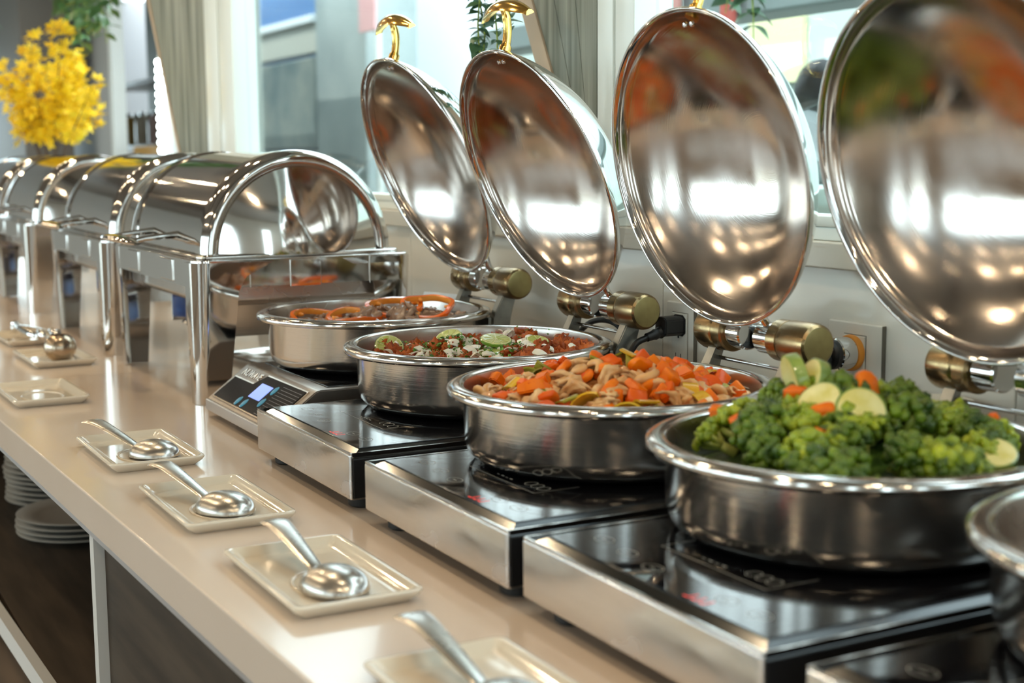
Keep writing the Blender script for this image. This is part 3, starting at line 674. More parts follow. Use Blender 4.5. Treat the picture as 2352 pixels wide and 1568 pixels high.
# ------------------------------------------------------------ round chafing dishes
PR = .198                       # rim radius
def make_chafer(tilt, dz):
    """origin: pan centre on the cooker top; lid hinged at the back, tilt = lean of the open lid towards the front"""
    c = empty('round_chafing_dish')
    prof_o = [(0, .0008), (.150, .0008), (.166, .004), (.175, .013), (.1785, .026), (.1790, .080), (.1805, .0835)]
    rim = [(.1805, .0835), (.186, .0845), (.1925, .0830), (.1975, .0800), (.1990, .0815), (.1992, .0870), (.1975, .0895), (.192, .0915), (.186, .0925), (.1815, .0920), (.1785, .0895)]
    prof_i = [(.1785, .0895), (.1770, .082), (.1765, .030), (.173, .018), (.164, .010), (.15, .0075), (0, .0075)]
    lathe('pan_wall', prof_o, 'steel_pan', c, 96); lathe('rim', rim, 'steel_rim', c, 96, auto=1.2); lathe('pan_inside', prof_i, 'steel_in', c, 96)
    # lid
    HY, HZ = .219, .132 + dz
    hinge = Vector((0, HY, HZ))
    lr, dep = .1955, .098
    Rs = (lr*lr + dep*dep) / (2*dep)
    po, pi_ = [], []
    for i in range(25):
        t = i/24; r = (lr-.004)*t; po.append((r, math.sqrt(Rs*Rs-r*r)-(Rs-dep)+.001)); pi_.append((r, math.sqrt(Rs*Rs-r*r)-(Rs-dep)-.0012))
    # matrix: lid frame -> chafer frame. lid z = outward, lid y = away from hinge
    b = Vector((0, math.sin(tilt), math.cos(tilt))); nrm = Vector((0, math.cos(tilt), -math.sin(tilt))); ctr = hinge + Vector((0, -.042, .020)) + b * lr
    mx = Matrix(((-1, b.x, nrm.x, ctr.x), (0, b.y, nrm.y, ctr.y), (0, b.z, nrm.z, ctr.z), (0, 0, 0, 1)))
    ld_ = lathe('lid', po + [(lr, .001), (lr+.0015, -.001), (lr+.0015, -.007), (lr-.001, -.0085), (lr-.0035, -.007), (lr-.005, -.002)], 'lid_out', c, 112, mx=mx, auto=1.0)
    lathe('lid_inside', pi_ + [(lr-.0045, -.003)], 'lid_in', ld_, 112, auto=1.5)
    bm = bmesh.new(); pts = [((lr+.0008)*math.cos(2*PI*i/96), (lr+.0008)*math.sin(2*PI*i/96), -.0065) for i in range(97)]
    atube(bm, pts, .0020, 8, 1, up=(0, 0, 1), caps=False); finish(bm, 'rim_roll', 'steel_rim', ld_, True)
    # gold handle near the free edge
    hd = tube('handle', curve_pts([(0, lr-.014, .012), (0, lr+.000, .024), (0, lr+.018, .034), (0, lr+.034, .039), (0, lr+.050, .040)], 6), [.0095]*6+[.0068]*14+[.006]*5, 'gold', ld_, 12, .75, up=(1, 0, 0))
    bm = bmesh.new(); NN = 22; rings = []
    for i in range(NN+1):
        t = i/NN*2-1; x = t*.070; hgt = .062 - .021*t*t; wd = .016*math.sqrt(max(.20, 1-abs(t)**2.6)); th_ = .0026
        rings.append([bm.verts.new((x, (lr-.004)+hgt + dy - .006*(dz_/.016)**2, .040 + dz_)) for dz_, dy in ((-wd, -th_*.6), (-wd*.6, th_), (0, th_*1.5), (wd*.6, th_), (wd, -th_*.6), (wd*.6, -th_*1.2), (0, -th_*1.2), (-wd*.6, -th_*1.2))])
    for p_, q_ in zip(rings, rings[1:]):
        for k in range(8): bm.faces.new((p_[k], p_[(k+1) % 8], q_[(k+1) % 8], q_[k]))
    bm.faces.new(rings[0]); bm.faces.new(rings[-1]); finish(bm, 'grip', 'gold', hd, auto=.9)
    for s_ in (-1, 1): lathe('rivet', [(0, -.004), (.0028, -.0035), (.004, -.0015), (.004, 0)], 'chrome', ld_, 14, mx=T(s_*.007, lr-.020, .0085))
    # hinge
    AX = T(0, HY, HZ) @ RY(PI/2)
    for s_ in (-1, 1):
        g = AX @ (Matrix.Identity(4) if s_ > 0 else RX(PI))
        e_ = .012 if s_ > 0 else 0
        kn = lathe('hinge_knob', [(0, .046), (.024, .046), (.0262, .048), (.0262, .0655), (.0250, .066), (.0262, .0675), (.0270, .070), (.0272, .098+e_), (.0255, .104+e_), (.0225, .1065+e_)], 'brass', c, 48, mx=g, auto=.5)
        lathe('knob_cap', [(.0225, .1065+e_), (.021, .1070+e_), (0, .1073+e_)], 'brass_face', kn, 40)
        lathe('hinge_stub', [(0, .014), (.0185, .014), (.0205, .016), (.0205, .043), (.0185, .046), (0, .046)], 'chrome', c, 36, mx=g, auto=.5)
        tube('lid_lug', [(s_*.030, HY-.004, HZ+.012), (s_*.029, HY-.014, HZ+.026), (s_*.027, HY-.018, HZ+.044)], [.0055, .0055, .005], 'chrome', c, 10)
        bm = bmesh.new()
        x0 = s_*.084
        sec = [(HY-.012, HZ-.020), (HY+.010, HZ-.020), (HY-.001, HZ-.060), (HY-.003, HZ-.075), (HY-.020, HZ-.098), (HY-.024, .050), (HY-.034, .050), (HY-.034, HZ-.06)]
        aprism(bm, [(y, z) for y, z in sec], 0, .0045, mx=Matrix(((0, 0, 1, x0-.002), (1, 0, 0, 0), (0, 1, 0, 0), (0, 0, 0, 1))))
        sec2 = [(HY-.034, HZ-.06), (HY-.034, .050), (HY-.031, .050), (HY-.031, HZ-.058), (HY-.010, HZ-.018), (HY-.013, HZ-.018)]
        aprism(bm, sec2, 0, .016, mx=Matrix(((0, 0, 1, x0-(.016 if s_ > 0 else 0)), (1, 0, 0, 0), (0, 1, 0, 0), (0, 0, 0, 1))))
        finish(bm, 'hinge_arm', 'galv', c)
    tube('crossbar', [(-.084, HY-.006, HZ-.036), (.084, HY-.006, HZ-.036)], .0028, 'chrome', c, 10)
    box('hinge_plate', -.095, .095, .17, .176, .050, .075, 'galv', c, .001)
    return c
CH = [(-2.247, .926, .0885, -.40, .0, 'round steel chafing dish of beef and orange pepper rings, lid open'),
      (-1.845, .925, .0790, -.39, .0, 'round steel chafing dish with lime slices and onion, lid open'),
      (-1.424, .893, .0790, -.205, .0, 'round steel chafing dish of carrots and chicken, lid open'),
      (-1.022, .914, .0790, -.243, .0, 'round steel chafing dish heaped with broccoli, lid open'),
      (-.600, .914, .0790, -.25, .0, 'round steel chafing dish cut off at the right edge')]
chaf = []
for i, (x, y, z, tl, dz, lb) in enumerate(CH):
    o = make_chafer(tl, dz); o.location = (x, y, z); o.scale = (1.012,)*3 if i == 0 else (1, 1, 1); tag(o, lb, 'chafing dish', 'round chafing dishes in a row'); chaf.append(o)

# ------------------------------------------------------------ food
FG = {}
def face(x, y, tilt, spin=0, side=0):
    """rotation that leans a flat slice towards the serving side"""
    d = Vector((-x, -y, 0)).normalized(); ax = Vector((-d.y, d.x, 0))
    ax = Matrix.Rotation(side, 3, 'Z') @ ax
    return (Matrix.Rotation(tilt, 3, ax) @ Matrix.Rotation(spin, 3, 'Z')).to_euler()
def proto(name, i, fn):
    key = (name, i)
    if key not in FG: FG[key] = fn(i)
    return FG[key]
def place(me_or_tree, name, loc, rot, s, label, cat, group):
    """drop one more piece: reuse the mesh data of its kind"""
    if isinstance(me_or_tree, bpy.types.Mesh):
        o = bpy.data.objects.new(name, me_or_tree); COL.objects.link(o)
    else:
        o = copy_tree(me_or_tree)
    o.location = loc; o.rotation_euler = rot; o.scale = (s, s, s)
    tag(o, label, cat, group); return o
def mesh_of(fn):
    o = fn(); me = o.data; bpy.data.objects.remove(o); return me
def heap(name, cx, cy, z0, rad, hfun, m, label, amp=.004, fr=30, cat='food'):
    """stuff: the bed of food filling the pan"""
    bm = bmesh.new(); nr, na = 26, 72; rings = []
    for j in range(nr+1):
        r = rad * j/nr; ring = []
        for i in range(na if j else 1):
            a = 2*PI*i/na; x, y = r*math.cos(a), r*math.sin(a)
            ring.append(bm.verts.new((x, y, hfun(x, y) + amp*noise.noise(Vector((x*fr, y*fr, 1.3)))*2 + amp*.5*noise.noise(Vector((x*fr*3, y*fr*3, 4.3)))*2)))
        rings.append(ring)
    for i in range(na): bm.faces.new((rings[0][0], rings[1][i], rings[1][(i+1) % na]))
    for a, b in zip(rings[1:], rings[2:]):
        for i in range(na): bm.faces.new((a[i], b[i], b[(i+1) % na], a[(i+1) % na]))
    base = [bm.verts.new((v.co.x*.97, v.co.y*.97, min(.012, v.co.z-.004))) for v in rings[-1]]
    for i in range(na): bm.faces.new((rings[-1][i], base[i], base[(i+1) % na], rings[-1][(i+1) % na]))
    bm.faces.new(base)
    o = finish(bm, name, m, None, True, mx=T(cx, cy, z0)); return tag(o, label, cat, None, 'stuff')
def zone(x, y):
    if math.hypot(x, y) < .07: return ' at the centre of the pan'
    u = x*.88 + y*.47; v = -x*.47 + y*.88          # towards the right of the photo / away from the camera's side
    if abs(u) > abs(v): return ' near the right rim' if u > 0 else ' near the left rim'
    return ' near the wall side rim' if v > 0 else ' near the front rim'
def rnd_disc(rad):
    a = R.uniform(0, 2*PI); r = rad*math.sqrt(R.random()); return r*math.cos(a), r*math.sin(a)

# --- pan 3: carrots, chicken, cashews, peppers
x3, y3, z3 = CH[2][0], CH[2][1], CH[2][2]
def h3(x, y):
    r = math.hypot(x+.0, y+.0)/.17; b = .062 + .034*max(0, 1-r**2.2)
    return b + .012*math.exp(-((x-.0)**2+(y-.03)**2)/.006)
heap('rice_and_sauce', x3, y3, z3, .172, lambda x, y: h3(x, y)-.008, 'sauce', 'orange sauce and rice bed in the carrot and chicken pan')
def carrot_mesh(i):
    rr = random.Random(i)
    def f():
        bm = bmesh.new()
        if i % 3 == 0:   # cube-like chunk
            abox(bm, -.012, .012, -.011, .011, -.010, .010, .003)
        elif i % 3 == 1: # slant-cut slice
            alathe(bm, [(0, -.006), (.0135, -.006), (.0155, -.004), (.016, .002), (.0145, .005), (0, .006)], 16, sx=1.25)
        else:            # wedge
            aprism(bm, [(0, 0), (.026, 0), (.024, .010), (.017, .019), (.006, .024), (0, .022)], -.006, .006); bmesh.ops.bevel(bm, geom=list(bm.edges), offset=.0016, segments=2, affect='EDGES')
        for v in bm.verts: v.co += Vector((noise.noise(v.co*60+Vector((i*3, 0, 0))), noise.noise(v.co*60+Vector((0, i*3, 5))), noise.noise(v.co*60+Vector((9, i, 0))))) * .004
        return finish(bm, 'carrot', 'carrot' if i % 2 else 'carrot_red', auto=.9)
    return mesh_of(f)
def chicken_mesh(i):
    def f():
        bm = bmesh.new(); ablob(bm, (0, 0, 0), .014, 3, .38, 1.9, (1.4, .75, .5), i+3)
        for v in bm.verts: v.co.z += -.010*(v.co.x/.02)**2; v.co += v.co.normalized()*.002*noise.noise(v.co*260)
        return finish(bm, 'chicken', 'chicken', smooth=True)
    return mesh_of(f)
def cashew_mesh(i):
    def f():
        bm = bmesh.new(); pts = [(.0115*math.cos(t), .0115*math.sin(t)*1.1, 0) for t in [(-.2+1.35*k/9)*PI*.85 for k in range(10)]]
        atube(bm, pts, [.002, .0055, .0068, .0072, .0068, .0062, .0058, .0056, .0045, .002], 10, .85, up=(0, 0, 1)); return finish(bm, 'cashew', 'cashew', smooth=True)
    return mesh_of(f)
def pepper_mesh(i):
    def f():
        bm = bmesh.new(); nx, ny = 10, 6; g = {}
        for s_ in (0, 1):
            for a in range(nx+1):
                for b in range(ny+1):
                    u, v = a/nx-.5, b/ny-.5; rr_ = .020 - .0022*s_
                    g[s_, a, b] = bm.verts.new((math.sin(u*1.9)*rr_*1.2, v*.026*(1-.5*u*u), math.cos(u*1.9)*rr_ - .016))
        for s_ in (0, 1):
            for a in range(nx):
                for b in range(ny): bm.faces.new((g[s_, a, b], g[s_, a+1, b], g[s_, a+1, b+1], g[s_, a, b+1]))
        for a in range(nx):
            for b in (0, ny): bm.faces.new((g[0, a, b], g[0, a+1, b], g[1, a+1, b], g[1, a, b]))
        for b in range(ny):
            for a in (0, nx): bm.faces.new((g[0, a, b], g[0, a, b+1], g[1, a, b+1], g[1, a, b]))
        return finish(bm, 'pepper', ('ypepper', 'gpepper')[i % 2], auto=.9)
    return mesh_of(f)
kinds = [('carrot_piece', carrot_mesh, 6, 105, 'orange carrot piece in the chicken pan', 'carrot', 'carrot pieces in the chicken pan', .003),
         ('chicken_piece', chicken_mesh, 5, 95, 'pale brown chicken piece among carrots', 'chicken', 'chicken pieces among the carrots', .002),
         ('cashew', cashew_mesh, 2, 22, 'curved cashew nut among carrots', 'nut', 'cashews among the carrots', .005),
         ('pepper_piece', pepper_mesh, 2, 26, 'glossy yellow green pepper piece among carrots', 'pepper', 'pepper pieces among the carrots', .005)]
for nm, fn, nv, cnt, lb, cat, grp, up in kinds:
    for k in range(cnt):
        x, y = rnd_disc(.158); me = proto(nm, k % nv, fn)
        place(me, nm, (x3+x, y3+y, z3+h3(x, y)+up+R.uniform(-.003, .006)), (R.uniform(-.9, .9), R.uniform(-.9, .9), R.uniform(0, 6.3)), R.uniform(.7, 1.05), lb + zone(x, y), cat, grp)

# --- pan 4: broccoli, zucchini, carrots
x4, y4, z4 = CH[3][0], CH[3][1], CH[3][2]
def h4(x, y):
    r = math.hypot(x, y)/.175
    return .060 + .034*max(0, 1-r**2.2) + .026*math.exp(-((x+.06)**2+(y-.0)**2)/.005) + .012*math.exp(-((x-.05)**2+(y-.05)**2)/.004)
heap('vegetable_bed', x4, y4, z4, .172, lambda x, y: h4(x, y)-.018, 'veg_base_shade', 'green vegetable bed darkened for the shade between broccoli florets')
def floret(i):
    rr = random.Random(50+i); root = empty('broccoli_floret')
    mc = 'brocc_l' if i % 3 == 2 else 'brocc'
    bm = bmesh.new(); heads = []
    atube(bm, [(0, 0, -.028), (0, 0, -.014), (0, 0, 0)], [.0075, .0065, .006], 8)
    for k in range(6):
        a = 2*PI*k/6 + rr.uniform(-.3, .3); e = (math.cos(a)*.014, math.sin(a)*.014, .010+rr.uniform(-.003, .003)); heads.append(e)
        atube(bm, [(0, 0, -.010), (e[0]*.5, e[1]*.5, -.002), e], [.005, .0035, .0035], 6)
    st = finish(bm, 'stem', 'brocc_s', root, True)
    bm = bmesh.new()
    for k, e in enumerate(heads + [(0, 0, .016)]):
        for q in range(9):
            d = Vector((rr.uniform(-1, 1), rr.uniform(-1, 1), rr.uniform(-.3, 1))).normalized()
            ablob(bm, Vector(e) + d*.0085, .0052*rr.uniform(.8, 1.25), 1, .35, 3, seed=i*70+k*9+q)
    cr = finish(bm, 'crown', mc, root, True)
    return root
fl = []
for i in range(6):
    f = floret(i); fl.append(f)
for k in range(74):
    x, y = rnd_disc(.145); r = math.hypot(x, y)
    src = fl[k % 6]; o = src if k < 6 else copy_tree(src)
    az = math.atan2(y, x); lean = min(.9, r*6) + R.uniform(-.35, .35)
    o.rotation_euler = (Matrix.Rotation(az, 3, 'Z') @ Matrix.Rotation(lean, 3, 'Y') @ Matrix.Rotation(R.uniform(0, 6), 3, 'Z')).to_euler()
    s = R.uniform(.8, 1.25); o.scale = (s, s, s); o.location = (x4+x, y4+y, z4+h4(x, y)+R.uniform(-.010, .006))
    tag(o, 'green broccoli floret in the vegetable pan' + zone(x, y), 'broccoli', 'broccoli florets in the vegetable pan')
def zucchini(th=.006, rad=.0235):
    root = empty('zucchini_slice')
    lathe('flesh', [(0, -th), (rad-.0018, -th), (rad-.0016, th*.9), (rad-.003, th), (0, th+.0005)], 'zucc', root, 36)
    lathe('skin', [(rad-.002, -th*.98), (rad-.0003, -th*.9), (rad, 0), (rad-.0003, th*.85), (rad-.002, th*.97)], 'zskin', root, 36)
    return root
zz = zucchini()
def world_z(px): return px
ZS = [(-.992, .896, .196, (1.0, 0, .3), 1.05, 'large pale zucchini slice standing at the centre of the broccoli'),
      (-1.024, .876, .201, (.8, 1, -.6), 1.0, 'folded zucchini slice just left of the large slice'),
      (-1.070, .905, .214, (1.2, 0, -1.1), 1.0, 'zucchini slice standing on edge at the top of the heap'),
      (-1.084, .895, .216, (1.35, 0, 1.9), 1.1, 'green backed zucchini slice at the peak of the heap'),
      (-.893, .965, .166, (.5, 0, .2), .9, 'zucchini slice near the rim at the right side'),
      (-.975, .985, .180, (.6, .1, .2), .8, 'zucchini slice half buried behind the right florets')]
for i, (x, y, z, rt, s, lb) in enumerate(ZS):
    o = zz if i == 0 else copy_tree(zz); o.location = (x, y, z); o.location.z += .003; o.scale = (s*1.0,)*3; o.rotation_euler = face(x, y, *rt); tag(o, lb, 'zucchini', 'zucchini slices among the broccoli')
for k, (x, y, z) in enumerate([(-1.063, .88, .190), (-1.028, .936, .198), (-.994, .936, .188), (-1.150, .852, .160), (-.954, 1.015, .166), (-.982, .838, .178), (-1.08, .83, .165), (-1.015, .87, .180)]):
    place(proto('carrot_piece', k % 6, carrot_mesh), 'carrot_piece', (x, y, z+.014), (R.uniform(0, 2), R.uniform(0, 2), R.uniform(0, 6)), .95, ['orange carrot piece left of the folded zucchini slice', 'orange carrot piece on top, right of the zucchini peak', 'orange carrot piece right of the large zucchini slice', 'orange carrot piece by the left rim among broccoli', 'orange carrot piece by the right rim beside small broccoli', 'small orange carrot piece below the folded zucchini slice', 'orange carrot piece low in the broccoli near the front rim', 'orange carrot piece tucked under the large zucchini slice'][k], 'carrot', 'carrot pieces among the broccoli')

# --- pan 2: red marinated meat, onion, cilantro, lime
x2, y2, z2 = CH[1][0], CH[1][1], CH[1][2]
def h2(x, y):
    r = math.hypot(x, y)/.175; return .058 + .012*max(0, 1-r*r) + .012*max(0, noise.noise(Vector((x*14, y*14, 2)))*2) + .014*max(0, (y-.02)/.15) - .010*max(0, (-x-.10)/.07)
heap('marinated_meat', x2, y2, z2, .174, h2, 'meat', 'red brown crumbled marinated meat under lime and onion', .006, 38)
def meat_mesh(i):
    def f():
        bm = bmesh.new(); ablob(bm, (0, 0, 0), .010, 3, .45, 2.6, (1.2, .9, .8), i+20)
        for v in bm.verts: v.co += v.co.normalized()*.0022*noise.noise(v.co*420)
        return finish(bm, 'meat', 'meat', smooth=True)
    return mesh_of(f)
for k in range(150):
    x, y = rnd_disc(.165)
    if y < -.02 and R.random() < .35: continue
    place(proto('meat_piece', k % 5, meat_mesh), 'meat_piece', (x2+x, y2+y, z2+h2(x, y)+R.uniform(0, .007)), (R.uniform(0, 3), R.uniform(0, 3), R.uniform(0, 6)), R.uniform(.6, 1.35), 'red brown meat chunk under the onions' + zone(x, y), 'meat', 'marinated meat chunks')
def onion_mesh(i):
    def f():
        rr = random.Random(90+i); bm = bmesh.new(); g = {}; nx, ny = 6, 3; wx, wy = rr.uniform(.012, .020), rr.uniform(.008, .013)
        for s_ in (0, 1):
            for a in range(nx+1):
                for b in range(ny+1):
                    u, v = a/nx-.5, b/ny-.5; g[s_, a, b] = bm.verts.new((u*wx, v*wy*(1-.7*u*u+.3*u), .006*(1-4*u*u)*.5 + .0018*s_ + .002*v))
        for s_ in (0, 1):
            for a in range(nx):
                for b in range(ny): bm.faces.new((g[s_, a, b], g[s_, a+1, b], g[s_, a+1, b+1], g[s_, a, b+1]))
        for a in range(nx):
            for b in (0, ny): bm.faces.new((g[0, a, b], g[0, a+1, b], g[1, a+1, b], g[1, a, b]))
        for b in range(ny):
            for a in (0, nx): bm.faces.new((g[0, a, b], g[0, a, b+1], g[1, a, b+1], g[1, a, b]))
        return finish(bm, 'onion', 'onion', auto=.9)
    return mesh_of(f)
for k in range(120):
    x = R.gauss(.015, .062); y = R.gauss(-.005, .055)
    if math.hypot(x, y) > .155: continue
    place(proto('onion_piece', k % 5, onion_mesh), 'onion_piece', (x2+x, y2+y, z2+h2(x, y)+.008+R.uniform(0, .006)), (R.uniform(-.8, .8), R.uniform(-.8, .8), R.uniform(0, 6)), R.uniform(.7, 1.25), 'chopped white onion piece on the red meat' + zone(x, y), 'onion', 'chopped onion on the meat')
bm = bmesh.new()
for k in range(900):
    x = R.gauss(-.01, .065); y = R.gauss(-.02, .05)
    if math.hypot(x, y) > .16: continue
    m_ = T(x, y, h2(x, y)+.010+R.uniform(0, .008)) @ Matrix.Rotation(R.uniform(0, 6.3), 4, 'Z') @ Matrix.Rotation(R.uniform(-1.2, 1.2), 4, 'X'); s = R.uniform(.0015, .0035)
    vs = [bm.verts.new(m_ @ Vector(p)) for p in ((0, -s, 0), (s, 0, s*.5), (0, s, 0), (-s, 0, s*.3))]; bm.faces.new(vs)
tag(finish(bm, 'chopped_cilantro', 'herb', mx=T(x2, y2, z2)), 'bright green chopped cilantro sprinkled over onion and meat', 'herb', kind='stuff')
def lime():
    root = empty('lime_slice'); rad, th = .0215, .0028
    bm = bmesh.new(); alathe(bm, [(0, -th), (rad-.0015, -th), (rad, -th*.5), (rad, th*.5), (rad-.0015, th*.9)], 40); finish(bm, 'rind', 'lime_rind', root, auto=.8)
    lathe('pith', [(rad-.0012, th*.85), (rad-.0022, th), (0, th*.98)], 'lime_pith', root, 40)
    for k in range(9):
        a0, a1 = 2*PI*k/9+.07, 2*PI*(k+1)/9-.07; rr_ = rad-.0035
        poly = [(.002*math.cos((a0+a1)/2), .002*math.sin((a0+a1)/2))] + [(rr_*math.cos(a0+(a1-a0)*j/5), rr_*math.sin(a0+(a1-a0)*j/5)) for j in range(6)]
        bm = bmesh.new(); aprism(bm, poly, th*.8, th*1.18); finish(bm, 'segment', 'lime_flesh', root)
    return root
li = lime()
LM = [(-1.895, .900, .168, (.62, .4, -.5), 1.05, 'lime slice propped upright, left of the onions'),
      (-1.823, .943, .172, (.26, 0, .35), 1.1, 'thin lime slice lying on the onions at the centre of the pan'),
      (-1.948, .826, .156, (.75, .7, .25), 1.05, 'pale lime slice at the left rim of the pan'),
      (-1.80, 1.00, .170, (.3, .2, .4), .8, 'small lime slice half hidden behind onions'),
      (-1.789, .919, .158, (.12, .1, .1), .95, 'lime slice lying flat under the thin slice')]
for i, (x, y, z, rt, s, lb) in enumerate(LM):
    o = li if i == 0 else copy_tree(li); o.location = (x, y, z); o.rotation_euler = face(x, y, *rt); o.scale = (s, s, s); tag(o, lb, 'lime', 'lime slices on the meat')

# --- pan 1: beef and orange pepper rings
x1, y1, z1 = CH[0][0], CH[0][1], CH[0][2]
def h1(x, y):
    r = math.hypot(x, y)/.175; return .056 + .016*max(0, 1-r*r) + .018*math.exp(-((x-.06)**2+(y-.03)**2)/.006)
heap('beef_bed', x1, y1, z1, .174, h1, 'beef', 'brown beef bed under orange pepper rings', .005, 32)
def beef_mesh(i):
    def f():
        bm = bmesh.new(); ablob(bm, (0, 0, 0), .015, 3, .38, 1.8, (1.4, .85, .55), i+60)
        for v in bm.verts: v.co += v.co.normalized()*.002*noise.noise(v.co*300)
        return finish(bm, 'beef', 'beef', smooth=True)
    return mesh_of(f)
for k in range(80):
    x, y = rnd_disc(.15)
    place(proto('beef_piece', k % 5, beef_mesh), 'beef_piece', (x1+x, y1+y, z1+h1(x, y)+R.uniform(0, .006)), (R.uniform(0, 3), R.uniform(-.8, .8), R.uniform(0, 6)), R.uniform(.6, 1.2), 'greyish brown beef piece among pepper rings' + zone(x, y), 'beef', 'beef pieces in the pepper pan')
def pepper_ring(seed):
    root = empty('pepper_ring'); bm = bmesh.new(); n = 72; sec = [(-.002, -.005, 0), (.0035, -.005, 0), (.0062, 0, 0), (.0045, .005, 0), (-.002, .0052, 0), (-.0035, 0, 1)]
    rings = []
    for i in range(n):
        a = 2*PI*i/n; r = .042*(1+.07*math.cos(3*a+seed)+.04*math.cos(5*a+seed*2)); wob = .004*math.sin(2*a+seed)
        rings.append([bm.verts.new(((r+dr)*math.cos(a), (r+dr)*math.sin(a), dz_+wob)) for dr, dz_, _ in sec])
    m_ = len(sec)
    for i in range(n):
        for k in range(m_):
            f = bm.faces.new((rings[i][k], rings[(i+1) % n][k], rings[(i+1) % n][(k+1) % m_], rings[i][(k+1) % m_])); f.material_index = 1 if k >= 4 else 0
    finish(bm, 'flesh_ring', ['opepper', 'opepper_in'], root, auto=1.1)
    for k in range(3):
        a = 2*PI*k/3 - seed/3 + PI/3; r = .037
        bm = bmesh.new(); atube(bm, [(r*math.cos(a)*1.02, r*math.sin(a)*1.02, 0), (r*math.cos(a)*.84, r*math.sin(a)*.84, 0), (r*math.cos(a)*.74, r*math.sin(a)*.74, .001)], [.006, .0035, .002], 8, .9); finish(bm, 'rib', 'opepper_in', root, True)
    return root
PRG = [(-2.166, .992, .188, (.34, 0, -.1), .98, 'large orange pepper ring standing over beef at the right of the pan'),
       (-2.228, .957, .185, (.22, 1, -.2), 1.05, 'orange pepper ring just behind the large ring'),
       (-2.205, .872, .174, (.10, .3, .1), 1.0, 'orange pepper ring lying low at the front centre of the pan'),
       (-2.285, .835, .170, (.14, 2, -.1), .95, 'orange pepper ring at the far left of the pan')]
for i, (x, y, z, rt, s, lb) in enumerate(PRG):
    o = pepper_ring(i*1.3); o.location = (x, y, z); o.rotation_euler = face(x, y, *rt); o.scale = (s, s, s); tag(o, lb, 'pepper ring', 'orange pepper rings on the beef')

